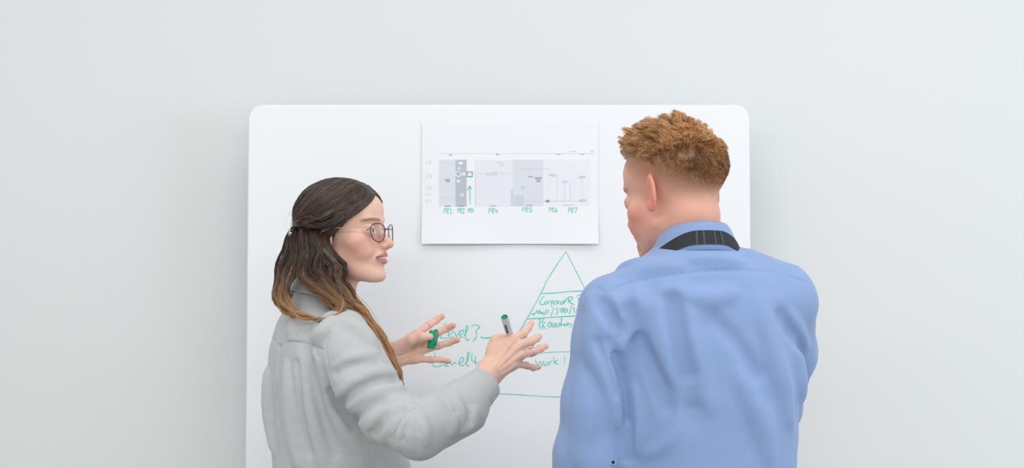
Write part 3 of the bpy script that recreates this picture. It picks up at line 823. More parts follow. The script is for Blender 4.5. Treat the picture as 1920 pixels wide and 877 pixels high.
for pts, r in (([(638, 756), (668, 734), (704, 718), (744, 714)], 0.0060), ([(664, 786), (700, 762), (738, 748), (760, 740)], 0.0050), ([(700, 815), (722, 790), (750, 766)], 0.0045),
               ([(626, 700), (640, 690), (670, 684), (706, 680)], 0.0050), ([(554, 680), (562, 760), (580, 850)], 0.0060), ([(586, 680), (600, 760), (630, 850)], 0.0060), ([(622, 735), (636, 760), (664, 800)], 0.0070)):
    seam(soft, pts, r, allsh, sink=-0.001)
pleat = Group(ID, k=0.006, mode='s')
seam(pleat, [(524, 650), (523, 672), (522, 690)], 0.0068, allsh)
seam(pleat, [(523, 655), (522, 700), (518, 745), (520, 790)], 0.0050, allsh)                                     # box pleat
slot = Group(ID, k=0.003, mode='s')
seam(slot, [(524, 651), (522, 668), (521, 690), (520, 720), (518, 748)], 0.0034, allsh, sink=0.004)
for pts in ([(779, 765), (765, 775), (750, 793), (738, 815)], [(781, 769), (770, 786), (763, 806)], [(848, 730), (866, 745), (878, 770), (883, 792)], [(612, 700), (622, 728), (636, 752)]):
    seam(slot, pts, 0.0018, allsh, sink=0.002)
hole = Group(ID, k=0.002, mode='s')
hole.u(cap(P(893, 731, 2.670), P(930, 690, 2.712), 0.031, 0.038), 0.001)                                         # open cuff
hole.u(cap(P(704, 690, 2.95), P(735, 668, 2.962), 0.036), 0.001)
neck_open = Group(WB, k=0.002, mode='s'); neck_open.u(cap((0, 0.0, 0.0), (0, 0.0, 0.12), 0.05), 0.001)
rip = Group(ID, mode='n'); wf1, wf2 = wavefield(3, 0.09), wavefield(4, 0.035)
rip.n(lambda p: 0.0022 * wf1(p) + 0.0006 * wf2(p))
M_linen = material('grey_linen', srgb(191, 193, 194), 0.9, bump=('weave', 1100, 0.12, 0.0006), vary=(220, 0.06), sheen=0.15, spec=0.2)
V, F = solid(allsh + [rip, soft, sharp, cut, pleat, slot, hole, neck_open], (-0.75, 2.45, 0.78), (0.12, 3.16, 1.62), 0.003)
wshirt = mesh_obj('shirt', to_local(V, woman), F, M_linen, woman)
print('woman shirt', len(V), time.time() - T0)
def ring_band(c0, c1, r0, r1, e, th, n=40, wob=0.0):
    """a fabric band around the axis c0-c1 (turned-back cuff)"""
    c0, c1 = np.asarray(c0), np.asarray(c1); a = c1 - c0; a /= np.linalg.norm(a)
    u = np.cross(a, (0, 0, 1.0)); u /= np.linalg.norm(u); w = np.cross(a, u)
    prof = [(0, r0), (0.03, r0 + th), (0.5, (r0 + r1) / 2 + th * 1.25), (0.97, r1 + th), (1, r1), (0.97, r1 - th), (0.03, r0 - th)]
    V = []; F = []; m = len(prof)
    for i in range(n):
        t = 2 * math.pi * i / n
        for s_, r in prof:
            rr = r * (1 + wob * math.sin(3 * t + 1) + wob * 0.6 * math.sin(7 * t + s_ * 3))
            V.append(c0 + (c1 - c0) * s_ + rr * (math.cos(t) * u * e + math.sin(t) * w))
    for i in range(n):
        k = (i + 1) % n
        for j in range(m): F.append((i * m + j, k * m + j, k * m + (j + 1) % m, i * m + (j + 1) % m))
    return V, F
v, f = ring_band(P(873, 754, 2.650), P(911, 717, 2.692), 0.0425, 0.0335, 1.0, 0.0022, wob=0.02)
mesh_obj('cuff', to_local(v, wshirt.parent), f, M_linen, wshirt)
v, f = ring_band(P(861, 765, 2.642), P(880, 747, 2.662), 0.0475, 0.044, 1.0, 0.003, wob=0.035)
mesh_obj('sleeve_fold', to_local(v, wshirt.parent), f, M_linen, wshirt)
v, f = ring_band(fw(WB, (0, -0.004, -0.006)), fw(WB, (0, 0.012, 0.040)), 0.074, 0.060, 1.0, 0.0022, wob=0.015)
mesh_obj('collar', to_local(v, woman), f, M_linen, wshirt)
lower_body(woman, org[0], 2.88, -65, 0.92, 0.165, True)

# ---- hair clip, glasses, marker, ring

def in_head(fr, x, y, z): return fw(fr, np.array((x, y, z)) / 1000.0)
glasses = empty('eyeglasses', tuple(in_head(WH, 0, 98, -3)))
tag(glasses, 'round thin-rimmed dark plum glasses on the woman\'s face', 'glasses')
M_rim = material('rim_metal', srgb(74, 52, 66), 0.35, metallic=0.4, vary=(50, 0.1))
M_gold = material('rose_gold', srgb(214, 178, 160), 0.3, metallic=0.7, vary=(50, 0.05))
M_lens = bpy.data.materials.new('lens_glass'); M_lens.use_nodes = True; nt = M_lens.node_tree; nt.nodes.remove(nt.nodes['Principled BSDF'])
mixn = nt.nodes.new('ShaderNodeMixShader'); tp = nt.nodes.new('ShaderNodeBsdfTransparent'); gl = nt.nodes.new('ShaderNodeBsdfGlossy'); mixn.inputs[0].default_value = 0.07
gl.inputs['Roughness'].default_value = 0.03; tp.inputs[0].default_value = (0.95, 0.94, 0.96, 1)
nt.links.new(tp.outputs[0], mixn.inputs[1]); nt.links.new(gl.outputs[0], mixn.inputs[2]); nt.links.new(mixn.outputs[0], nt.nodes['Material Output'].inputs[0])
for sx in (1, -1):
    t = np.linspace(0, 2 * math.pi, 40, endpoint=False); lx = []; 
    for a in t:
        ca, sa = math.cos(a), math.sin(a)
        u = 24.0 * math.copysign(abs(ca) ** 0.84, ca); w_ = (17.5 if sa > 0 else 21.0) * math.copysign(abs(sa) ** (0.7 if sa > 0 else 0.9), sa)
        u *= 1 + 0.08 * (w_ / 20)
        X = 34 + u; lx.append(in_head(WH, sx * X, 101.5 - 0.0034 * X * X, -4 + w_))
    lx = np.array(lx)
    v, f = tube(lx, 0.0010, 8, close=True); mesh_obj('rim', to_local(v, glasses), f, M_rim, glasses)
    c = lx.mean(0); n = len(lx); fwd = WH[0][:, 1] * 0.0006
    mesh_obj('lens', to_local(np.vstack([lx + fwd, lx - fwd, [c + fwd * 2.0, c + fwd * 0.6]]), glasses),
             [(i, (i + 1) % n, 2 * n) for i in range(n)] + [(n + (i + 1) % n, n + i, 2 * n + 1) for i in range(n)] + [(i, n + i, n + (i + 1) % n, (i + 1) % n) for i in range(n)], M_lens, glasses)
    v, f = tube([in_head(WH, sx * 58.5, 90, 4), in_head(WH, sx * 65, 87, 5.5), in_head(WH, sx * 71, 60, 6), in_head(WH, sx * 77, 10, 6), in_head(WH, sx * 78, -12, 0), in_head(WH, sx * 77, -24, -16)], 0.0011, 8)
    mesh_obj('temple_arm', to_local(v, glasses), f, M_gold, glasses)
    v, f = tube([in_head(WH, sx * 10, 101, -8), in_head(WH, sx * 9, 97, -12)], [0.0008, 0.0022], 8); mesh_obj('nose_pad', to_local(v, glasses), f, M_gold, glasses)
v, f = tube(spline([in_head(WH, -10.5, 101, 1), in_head(WH, 0, 103.5, 4), in_head(WH, 10.5, 101, 1)], 8), 0.0010, 8); mesh_obj('bridge', to_local(v, glasses), f, M_rim, glasses)

# marker in the right hand
mA, mB = P(946, 594, 2.688), P(968, 668, 2.768)
ax = (mB - mA) / np.linalg.norm(mB - mA); mL = 0.118; mB = mA + ax * mL
marker = empty('marker', tuple(mB)); tag(marker, 'white whiteboard marker with green end held upright in the woman\'s hand', 'marker')
M_pen = material('pen_plastic', srgb(205, 210, 214), 0.35, vary=(30, 0.03)); M_green = material('green_plastic', srgb(0, 150, 108), 0.35, vary=(60, 0.06)); M_plug = material('green_plug', srgb(0, 182, 132), 0.5, vary=(60, 0.04))
M_print = material('pen_print', srgb(72, 82, 84), 0.5); M_nib = material('felt_nib', srgb(10, 90, 60), 0.9)
def lathe(a, axis, prof, n=28):
    u = np.cross(axis, (0.3, 0.9, 0.1)); u /= np.linalg.norm(u); w = np.cross(axis, u); V = []; F = []
    for s_, r in prof:
        for i in range(n): t = 2 * math.pi * i / n; V.append(a + axis * s_ + r * (math.cos(t) * u + math.sin(t) * w))
    for j in range(len(prof) - 1):
        for i in range(n): k = (i + 1) % n; F.append((j * n + i, j * n + k, (j + 1) * n + k, (j + 1) * n + i))
    F.append(tuple(range(n))); F.append(tuple((len(prof) - 1) * n + i for i in range(n))[::-1])
    return V, F
v, f = lathe(mA, ax, [(0.0005, 0.0066), (0.0, 0.0072), (0.0015, 0.0076), (0.08, 0.0076), (0.085, 0.0070), (0.098, 0.0060), (0.104, 0.0045)]); mesh_obj('barrel', to_local(v, marker), f, M_pen, marker)
v, f = lathe(mA, ax, [(-0.0012, 0.0056), (-0.0006, 0.0064), (0.002, 0.0064)]); mesh_obj('end_plug', to_local(v, marker), f, M_plug, marker)
v, f = lathe(mA, ax, [(0.104, 0.0028), (0.112, 0.0026), (0.118, 0.001)], 14); mesh_obj('nib', to_local(v, marker), f, M_nib, marker)
V_, F_ = [], []                                    # dark print along the barrel
u0 = np.cross(ax, (0, -1.0, 0)); u0 /= np.linalg.norm(u0); w0 = np.cross(ax, u0)
for s_ in np.linspace(0.016, 0.040, 6):
    for a in np.linspace(0.15, 0.75, 5):
        d = -u0 * math.sin(a - math.pi * 1.0) + np.array(w0) * math.cos(a - math.pi * 1.0); V_.append(mA + ax * s_ + d * 0.00775)
if (V_[7] - mA - ax * (ax @ (V_[7] - mA)))[1] > 0: V_ = [2 * (mA + ax * (ax @ (q - mA))) - q for q in V_]
F_ = [(j * 5 + i, j * 5 + i + 1, (j + 1) * 5 + i + 1, (j + 1) * 5 + i) for j in range(5) for i in range(4)]
mesh_obj('printed_label', to_local(V_, marker), F_, M_print, marker)
# cap held in the left hand
cA, cB = P(811.5, 619, 2.944), P(808, 653, 2.940)
ca = (cB - cA) / np.linalg.norm(cB - cA); cL = np.linalg.norm(cB - cA)
cap_o = empty('plastic_cap', tuple(cB)); tag(cap_o, 'green plastic marker cap pinched by the woman\'s left thumb', 'marker cap')
v, f = lathe(cA, ca, [(0.0, 0.0055), (0.0012, 0.0072), (0.006, 0.0080), (cL - 0.001, 0.0086), (cL, 0.0080), (cL, 0.0066), (0.012, 0.006)]); mesh_obj('shell', to_local(v, cap_o), f, M_green, cap_o)
sd_ = np.array((1.0, -0.35, 0)); sd_ -= ca * (ca @ sd_); sd_ /= np.linalg.norm(sd_)
v, f = tube(spline([cA + ca * 0.001 + sd_ * 0.004, cA - ca * 0.001 + sd_ * 0.009, cA + ca * 0.006 + sd_ * 0.0125, cA + ca * 0.02 + sd_ * 0.0118, cA + ca * 0.034 + sd_ * 0.0105], 14), 0.0022, 8); mesh_obj('clip', to_local(v, cap_o), f, M_green, cap_o)
# ring on the ring finger
rc = r_f[2][0] + (r_f[2][1] - r_f[2][0]) * 0.72; ra = (r_f[2][1] - r_f[2][0]); ra /= np.linalg.norm(ra)
fring = empty('finger_ring', tuple(rc)); tag(fring, 'thin silver ring on the woman\'s ring finger', 'ring')
M_silver = material('silver', srgb(225, 222, 224), 0.2, metallic=1.0, vary=(60, 0.04))
u = np.cross(ra, (0, 0, 1.0)); u /= np.linalg.norm(u); w_ = np.cross(ra, u)
v, f = tube([rc + 0.0089 * (math.cos(t) * u + math.sin(t) * w_) for t in np.linspace(0, 2 * math.pi, 32, endpoint=False)], 0.0011, 8, close=True); mesh_obj('band', to_local(v, fring), f, M_silver, fring)
v, f = lathe(rc + np.array((-0.0005, -0.0096, 0.001)), np.array((0, -1.0, 0)), [(0, 0.0022), (0.001, 0.0024), (0.0018, 0.0012)], 10); mesh_obj('stone', to_local(v, fring), f, M_silver, fring)

# ---- hair
HC = np.array((0, -8, 34.0)); HR = np.array((80, 101, 84.0))
hc = Group(WH, k=0.015)
hc.u(ell(HC / 1000, (HR - 5) / 1000), 0.01)
hc.keep((0, 0.80, -0.60), 0.012)
hc.keep((0, 0.25, -0.97), 0.046, 0.02)
hc2 = Group(ID, k=0.02)
hc2.chain(pd((594, 432, 2.86), (600, 490, 2.86), (618, 535, 2.845), (640, 562, 2.82)), [0.046, 0.044, 0.030, 0.018], 0.02)
hc2.chain(pd((566, 462, 2.89), (556, 505, 2.90), (560, 540, 2.93)), [0.016, 0.024, 0.022], 0.02)
GUIDES = [
    ([(660, 392, 2.778), (640, 410, 2.768), (618, 421, 2.763), (594, 424, 2.768), (572, 421, 2.785), (553, 424, 2.812)], 0.008, 0.005, 260),
    ([(640, 380, 2.776), (615, 402, 2.766), (590, 412, 2.770), (566, 414, 2.788), (548, 420, 2.822)], 0.007, 0.005, 200),
    # the locks: points, radius in the middle / at the end (m), strands
    ([(572, 412, 2.875), (550, 444, 2.848), (542, 475, 2.825), (529, 515, 2.815), (523, 548, 2.80), (529, 574, 2.785), (547, 588, 2.765), (572, 592, 2.745)], 0.017, 0.005, 420),
    ([(568, 408, 2.845), (557, 442, 2.82), (556, 478, 2.80), (545, 512, 2.795), (534, 545, 2.785), (540, 570, 2.765), (560, 588, 2.745), (588, 597, 2.73), (614, 594, 2.72)], 0.015, 0.004, 400),
    ([(582, 406, 2.825), (572, 440, 2.797), (576, 475, 2.78), (568, 505, 2.78), (576, 526, 2.775), (602, 544, 2.765), (630, 558, 2.75), (637, 577, 2.735), (622, 595, 2.72), (598, 603, 2.71), (580, 596, 2.705)], 0.015, 0.0035, 420),
    ([(598, 404, 2.812), (589, 440, 2.787), (596, 472, 2.77), (592, 505, 2.77), (606, 528, 2.765), (628, 550, 2.755), (642, 572, 2.735), (634, 592, 2.715), (608, 599, 2.705)], 0.016, 0.004, 420),
    ([(606, 406, 2.81), (596, 440, 2.785), (602, 470, 2.768), (598, 500, 2.765), (612, 525, 2.763), (630, 548, 2.76), (648, 566, 2.757), (664, 580, 2.755)], 0.015, 0.005, 380),
    ([(618, 408, 2.806), (605, 442, 2.782), (608, 470, 2.766), (628, 494, 2.765), (630, 522, 2.768), (644, 548, 2.77), (663, 570, 2.775), (690, 594, 2.78), (716, 632, 2.79), (738, 674, 2.79), (750, 700, 2.785), (758, 722, 2.78)], 0.015, 0.0045, 620),
    ([(624, 412, 2.805), (609, 448, 2.785), (618, 474, 2.770), (641, 500, 2.77), (641, 527, 2.777), (658, 553, 2.785), (675, 578, 2.79), (700, 606, 2.795), (724, 646, 2.80), (743, 684, 2.795), (756, 718, 2.79)], 0.012, 0.0045, 560),
    ([(606, 412, 2.81), (598, 455, 2.787), (604, 490, 2.775), (596, 520, 2.775), (600, 545, 2.77), (614, 566, 2.755), (630, 582, 2.735)], 0.014, 0.005, 320),
    ([(592, 420, 2.89), (552, 446, 2.895), (538, 480, 2.885), (530, 510, 2.88), (526, 545, 2.88), (536, 572, 2.87), (556, 586, 2.85)], 0.018, 0.006, 300),
    ([(590, 424, 2.90), (562, 450, 2.925), (549, 510, 2.94), (545, 560, 2.95), (556, 600, 2.95)], 0.022, 0.008, 200)]
def lock_radius(r0, r1, t): return (0.8 + 0.2 * smoothstep(0, 0.25, t)) * (r0 + (r1 - r0) * smoothstep(0.35, 1.0, t))
for g_, r0, r1, n_ in GUIDES:
    q = spline([P(*a) for a in g_], 24)[4:]; rr = lock_radius(r0, r1, np.linspace(0, 1, 24)[4:]) * 0.42
    hc2.chain(list(q), list(rr), 0.004)
V, F = solid([hc, hc2], (-0.62, 2.6, 1.1), (0.0, 3.05, 1.75), 0.003)
OMB = [lin(56, 44, 38), lin(98, 74, 58), lin(146, 108, 76), lin(208, 160, 108)]
def ombre(w):
    w = np.clip(w, 0, 0.9999) * 3; i = w.astype(int); t = (w - i)[..., None]; A = np.array(OMB)
    return A[i] * (1 - t) + A[i + 1] * t
def length_w(Z):            # how far along its length the hair has grown at this height (lighter ends)
    top, bot = P(600, 470, 2.8)[2], P(600, 612, 2.8)[2]
    return 0.08 + 0.92 * smoothstep(-0.1, 1.1, (top - Z) / (top - bot))
C = ombre(length_w(V[:, 2]) * 0.8) * 0.7
hair = mesh_obj('hair', to_local(V, woman), F, M_hair, woman, col=C)
hair['label'] = 'long wavy brown hair with golden ends'
PA, RA, CA, PB, RB, CB = [], [], [], [], [], []
NP = 19
r_ = np.random.default_rng(11)
TT = np.linspace(0, 1, NP); TT = TT
def cap_family(roots, mids, ends, n, s, nclump=46):
    R0, M0, E0 = [spline(a, 60) for a in (roots, mids, ends)]
    cl = [(r_.normal(size=3) * (2, 6, 6), r_.uniform(0, 6.28), r_.uniform(0.0, 0.05), r_.normal() * 0.09, r_.uniform(6, 10)) for _ in range(nclump)]
    for i in range(n):
        u = r_.uniform(); k = min(nclump - 1, int(u * nclump)); dm, ph, lf, dc, fq = cl[k]
        uc = (k + 0.5) / nclump; ue = u * 0.35 + uc * 0.65
        rt, md, en = R0[int(u * 59)] + r_.normal(size=3) * 2.0, M0[int(ue * 59)] + dm + r_.normal(size=3) * 2.5, E0[int(ue * 59)] + r_.normal(size=3) * 3
        t = TT[:, None]
        a, b, c = [(q - HC) / HR for q in (rt, md, en)]
        p = (1 - t) ** 2 * a + 2 * t * (1 - t) * b + t * t * c
        p /= np.linalg.norm(p, axis=1)[:, None]
        lift = 1 + (lf + 0.012 * r_.uniform()) * np.sin(TT * math.pi) + 0.008 * np.sin(TT * fq + ph) * TT
        q = HC + p * HR * (0.975 + 0.025 * r_.uniform()) * lift[:, None]
        q[:, 2] += 2.5 * np.sin(TT * fq * 1.2 + ph * 2) * TT * (1 - TT) * 4 * 0.5
        q[:, 0] *= s
        PB.append(fw(WH, q / 1000)[::2]); RB.append((0.00068 * (1 - 0.5 * TT ** 3))[::2])
        CB.append((ombre(np.clip(0.05 + 0.16 * TT + dc + r_.normal() * 0.06, 0, 1)) * r_.uniform(0.8, 1.25))[::2])
for s, n in ((1, 2900), (-1, 900)):
    cap_family([(0, 86, 88), (0, 50, 110), (0, 0, 118), (0, -50, 110)], [(84, 66, 24), (98, 10, 26), (92, -40, 46), (50, -90, 76)], [(2, -106, 4), (4, -106, 12), (6, -106, 18), (4, -106, 24)], n, s)
    cap_family([(6, 85, 88), (30, 76, 74), (54, 56, 54), (66, 42, 36)], [(84, 44, 18), (86, 28, 8), (90, 10, 0), (92, 0, -2)], [(6, -104, 0), (6, -104, -6), (8, -104, -12), (12, -103, -18)], n // 2, s, 20)
    cap_family([(64, 46, 40), (70, 38, 22), (74, 28, 8)], [(88, 30, 2), (88, 20, -5), (88, 6, -10)], [(74, -42, -28), (78, -32, -32), (80, -24, -34)], n // 4, s, 10)
    cap_family([(60, 50, 46), (68, 40, 30), (72, 34, 18)], [(88, 38, 2), (88, 28, -5), (88, 16, -9)], [(80, -20, -20), (80, -24, -26), (80, -28, -30)], n // 7, s, 6)
    cap_family([(5, -104, 34), (40, -90, 32), (66, -62, 28), (78, -30, 26)], [(6, -114, 0), (48, -98, -2), (76, -66, -4), (90, -32, -4)], [(8, -106, -40), (48, -90, -42), (72, -60, -44), (82, -30, -46)], n // 4, s, 12)
for g_, r0, r1, n_ in GUIDES:
    q = spline([P(*a) for a in g_], 40); L_ = len(q)
    T = np.gradient(q, axis=0); T /= np.linalg.norm(T, axis=1)[:, None]
    A = np.cross(T, (0, 1.0, 0)); A /= np.linalg.norm(A, axis=1)[:, None] + 1e-9; B = np.cross(T, A)
    tt = np.linspace(0, 1, L_); rad = lock_radius(r0, r1, tt)
    length = np.linalg.norm(np.diff(q, axis=0), axis=1).sum(); NS = 7
    subs = [(r_.uniform(0, 6.28), math.sqrt(r_.uniform(0.1, 1)) * 0.72, r_.uniform(-2.5, 2.5), r_.uniform(0, 6.28), r_.uniform(70, 110), r_.normal() * 0.10, r_.uniform(0.85, 1)) for _ in range(NS)]
    for i in range(n_):
        a0, r0_, tw, ph, fq, dc, en = subs[r_.integers(NS)]
        a = r_.uniform(0, 6.28); rr = math.sqrt(r_.uniform()) * 0.42
        cA = np.cos(a0 + tw * tt) * r0_ + np.cos(a + tw * tt) * rr; cB = np.sin(a0 + tw * tt) * r0_ + np.sin(a + tw * tt) * rr
        fly = (r_.uniform() < 0.05) * r_.uniform(0.3, 1.2)
        off = rad[:, None] * (cA[:, None] * A + cB[:, None] * B) * (1 + fly * tt[:, None])
        off += (0.0032 * smoothstep(0.1, 0.4, tt) * np.sin(tt * length * fq + ph))[:, None] * A + 0.0006 * np.sin(tt * length * 210 + r_.uniform(0, 6))[:, None] * B
        pth = q + off; end = en * r_.uniform(0.92, 1.0)
        u = TT * end * (L_ - 1); i0 = np.clip(u.astype(int), 0, L_ - 2); f_ = (u - i0)[:, None]
        pth = pth[i0] * (1 - f_) + pth[i0 + 1] * f_
        PA.append(pth); RA.append(0.00052 * (1 - 0.6 * TT ** 4))
        CA.append(ombre(length_w(pth[:, 2]) + dc + r_.normal() * 0.05) * r_.uniform(0.75, 1.28))
for i in range(140):      # loose flyaway hairs round the outline
    th = r_.uniform(-0.5, 1.9)
    p0 = HR * np.array((r_.normal() * 0.3, -math.sin(th), math.cos(th))); p0 = HC + p0 / np.linalg.norm(p0 / HR)
    d = np.array((r_.normal() * 0.2, -0.5 * math.cos(th) - 0.15, -0.7 * max(0, math.sin(th)) - 0.2)); t = TT[:, None]
    q = p0 + d * r_.uniform(20, 45) * t + (p0 - HC) * 0.05 * np.sin(t * 2.8) * r_.uniform(0.1, 1.2)
    PA.append(fw(WH, q / 1000)); RA.append(np.full(NP, 0.00013)); CA.append(ombre(np.full(NP, 0.3)))
v, f, c = strands_mesh(np.array(PA), np.array(RA), np.array(CA)); v2, f2, c2 = strands_mesh(np.array(PB), np.array(RB), np.array(CB))
v, f, c = np.vstack([v, v2]), np.vstack([f, f2 + len(v)]), np.vstack([c, c2])
mesh_obj('hair_strands', to_local(v, woman), f, M_hair, hair, smooth=True, col=c)['kind'] = 'stuff'
hair_clip = empty('hair_clip', tuple(in_head(WH, 52, -97, 2))); tag(hair_clip, 'small silver flower clip at the back of the woman\'s hair', 'hair clip')
cc = in_head(WH, 58, -91, 2); nn = fw((WH[0], np.zeros(3)), (0.78, -0.62, 0)); uu = np.cross(nn, (0, 0, 1.0)); uu /= np.linalg.norm(uu); ww = np.cross(nn, uu)
for k_ in range(5):
    a = k_ * 1.2566 + 0.3; d = math.cos(a) * uu + math.sin(a) * ww
    v, f = tube([cc + nn * 0.003 + d * 0.002, cc + nn * 0.006 + d * 0.005, cc + nn * 0.004 + d * 0.009], [0.0010, 0.0022, 0.0006], 8); mesh_obj('petal', to_local(v, hair_clip), f, M_silver, hair_clip)
v, f = lathe(cc + nn * 0.002, nn, [(0, 0.002), (0.004, 0.0026), (0.006, 0.001)], 10); mesh_obj('bead', to_local(v, hair_clip), f, M_silver, hair_clip)
print('woman done', time.time() - T0)

# ------------------------------------------------------------------ the man
T0 = time.time(); SM = 1.08
MH = frame(P(1268, 361, 2.41), yaw=42, pitch=-12, roll=0)
MB = frame(P(1308, 470, 2.37), yaw=12)
head_m = head_group(MH, SM, male=True, smile=False, ex=74, neck=fl(MH, fw(MB, (-0.004, 0.022, -0.02))))
mSR, mER = P(1470, 572, 2.40), P(1448, 762, 2.60)
mSL, mEL = P(1150, 585, 2.32), P(1100, 905, 2.34)
mcore = Group(MB, k=0.015)
mcore.u(loft([(0.0, 0, 0.014, 0.045, 0.045), (-0.04, 0, 0.01, 0.09, 0.06), (-0.09, 0, 0.01, 0.155, 0.09), (-0.2, 0.01, 0.012, 0.155, 0.10), (-0.42, 0.015, 0.012, 0.14, 0.095)]), 0.02)
hW = P(1268, 560, 2.515)
h_m = pd((1236, 504, 2.478), (1242, 516, 2.490), (1246, 524, 2.502), (1254, 535, 2.512))
h_f = [pd((1236, 504, 2.478), (1218, 482, 2.466), (1205, 470, 2.462), (1200, 462, 2.458)),
       pd((1242, 516, 2.490), (1220, 494, 2.474), (1209, 484, 2.464), (1205, 477, 2.458)),
       pd((1246, 524, 2.502), (1226, 504, 2.492), (1220, 494, 2.480), (1222, 488, 2.470)),
       pd((1254, 535, 2.512), (1236, 518, 2.508), (1230, 508, 2.500), (1232, 502, 2.492))]
h_t = pd((1266, 540, 2.495), (1256, 510, 2.480), (1250, 492, 2.476), (1246, 480, 2.474))
mhand = hand_group(hW, h_m, h_f, h_t, k=0.0015, extra=[(cap(hW, P(1300, 600, 2.53), 0.029, 0.031), 0.016)])
lhW = P(1310, 872, 2.60)
lh_m = pd((1372, 850, 2.64), (1374, 864, 2.645), (1372, 880, 2.645), (1368, 894, 2.64))
lh_f = [pd(a, (a[0] + 36, a[1] - 8, a[2] + 0.004), (a[0] + 58, a[1] - 16, a[2] - 0.006), (a[0] + 72, a[1] - 22, a[2] - 0.02)) for a in ((1372, 850, 2.64), (1374, 864, 2.645), (1372, 880, 2.645), (1368, 894, 2.64))]
lh_t = pd((1324, 862, 2.60), (1352, 838, 2.59), (1372, 824, 2.59), (1390, 814, 2.588))
mhand_l = hand_group(lhW, lh_m, lh_f, lh_t)
marms = Group(ID, k=0.02)
marms.chain([mSR, mER, P(1300, 600, 2.53), hW], [0.045, 0.040, 0.032, 0.029], 0.015)
marms.chain([mSL, mEL, lhW], [0.045, 0.040, 0.029], 0.015)
V, F = solid([head_m, mcore, marms, mhand, mhand_l], (0.02, 2.15, 0.95), (0.62, 2.75, 1.85), 0.0030)
L = fl(MH, V) * 1000 / SM
C = np.tile(lin(226, 172, 152), (len(V), 1))
nearhead = (np.abs(L[:, 0]) < 95) & (L[:, 2] > -125) & (np.linalg.norm(L, axis=1) < 170)
C = face_pigment(C, L, nearhead, lin(150, 100, 62), np.array((0.1, 0.15, 0.2)), lin(200, 120, 112), lin(226, 128, 114), smile=False)
earw = blob(np.abs(L), (76, 8, 8), (8, 26, 34)); C = mixc(C, nearhead * 0.5 * np.clip(earw * 1.5, 0, 1), lin(222, 110, 100))
necks = smoothstep(-20, -95, L[:, 2]) * (L[:, 1] < 40) * (np.linalg.norm(L, axis=1) < 230); C = mixc(C, 0.28 * necks, lin(216, 138, 120))
def hair_h(L):      # height above the lower edge of the cut, mm
    return L[:, 2] - (1 + 0.58 * np.clip(L[:, 1], -95, 70))
def front_h(L):     # behind the front hairline, mm
    return 13 - (0.8 * L[:, 1] - 0.6 * L[:, 2])
def behind_ear(L): return smoothstep(30, 8, L[:, 1])
hh = hair_h(L); fh = front_h(L)
st = smoothstep(-6, 46, hh) * smoothstep(-3, 6, fh) * nearhead * (L[:, 1] < 75)
ear = blob(np.abs(L), (80, 10, 6), (9, 22, 32)) > 0.30
C = mixc(C, 0.85 * st * ~ear, lin(138, 96, 68))
morg = np.array([P(1310, 700, 2.37)[0], 2.37, 0.0])
man = mesh_obj('person', V - morg, F, M_skin, None, col=C); man.location = morg
tag(man, 'ginger-haired man in a light blue shirt seen from behind, hand at his chin', 'person')
print('man skin', len(V), time.time() - T0)

# ---- shirt
ms = Group(MB, k=0.02)
ms.u(loft([(0.02, 0, 0.015, 0.062, 0.066), (-0.005, 0, 0.012, 0.083, 0.078), (-0.025, 0, 0.01, 0.115, 0.088), (-0.05, 0.0, 0.01, 0.152, 0.098), (-0.09, 0.002, 0.01, 0.178, 0.110),
           (-0.16, 0.006, 0.012, 0.180, 0.122), (-0.25, 0.012, 0.014, 0.174, 0.126), (-0.34, 0.016, 0.014, 0.164, 0.122), (-0.45, 0.012, 0.012, 0.157, 0.120), (-0.6, 0.01, 0.01, 0.170, 0.128), (-0.66, 0.01, 0.01, 0.172, 0.13)], 2.35), 0.02)
mv = Group(ID, k=0.022)
mv.chain([P(1398, 502, 2.385), P(1462, 545, 2.395)], [0.035, 0.054], 0.02).chain([P(1228, 512, 2.35), P(1152, 567, 2.325)], [0.034, 0.048], 0.02)
mv.u(ell(P(1150, 578, 2.325), (0.056, 0.06, 0.052)), 0.02)
mv.chain([P(1147, 590, 2.32), P(1136, 640, 2.318), P(1116, 750, 2.322), P(1104, 850, 2.33), mEL], [0.055, 0.056, 0.056, 0.058, 0.056], 0.02)
mv.chain([mEL, P(1200, 885, 2.48), P(1296, 874, 2.59)], [0.056, 0.05, 0.038], 0.02)
mv.u(ell(P(1464, 566, 2.395), (0.058, 0.062, 0.054)), 0.02)
mv.chain([mSR, P(1470, 660, 2.49), mER], [0.057, 0.057, 0.054], 0.02)
mv.chain([mER, P(1370, 670, 2.58), P(1300, 600, 2.535)], [0.054, 0.048, 0.040], 0.02)
mbase = [ms, mv]
md = Group(ID, k=0.012)
FM = lambda pts, r, sink, k=0.012: fold(md, pts, r, sink, k, base=mbase)
FM([(1110, 560), (1126, 600), (1146, 630), (1160, 660)], 0.016, 0.011)
FM([(1140, 560), (1160, 580), (1170, 612), (1158, 640)], 0.013, 0.009)
FM([(1112, 600), (1120, 660), (1140, 720), (1156, 790)], 0.015, 0.010, 0.018)
FM([(1100, 700), (1098, 780), (1086, 860)], 0.016, 0.011, 0.02)
FM([(1196, 545), (1200, 575), (1190, 610)], 0.012, 0.008)
FM([(1150, 505), (1200, 498), (1260, 490)], 0.010, 0.006)
FM([(1170, 520), (1220, 506), (1280, 500)], 0.009, 0.006)
FM([(1290, 488), (1340, 486), (1390, 492)], 0.008, 0.005)
FM([(1272, 540), (1290, 620), (1304, 690), (1330, 770)], 0.016, 0.012, 0.022)
FM([(1230, 560), (1240, 640), (1262, 720)], 0.014, 0.011, 0.02)
FM([(1180, 720), (1192, 780), (1190, 840), (1180, 880)], 0.015, 0.009, 0.018)
FM([(1290, 760), (1282, 810), (1254, 850), (1200, 872)], 0.015, 0.011, 0.02)
FM([(1474, 584), (1494, 622), (1512, 650)], 0.010, 0.008, 0.012)
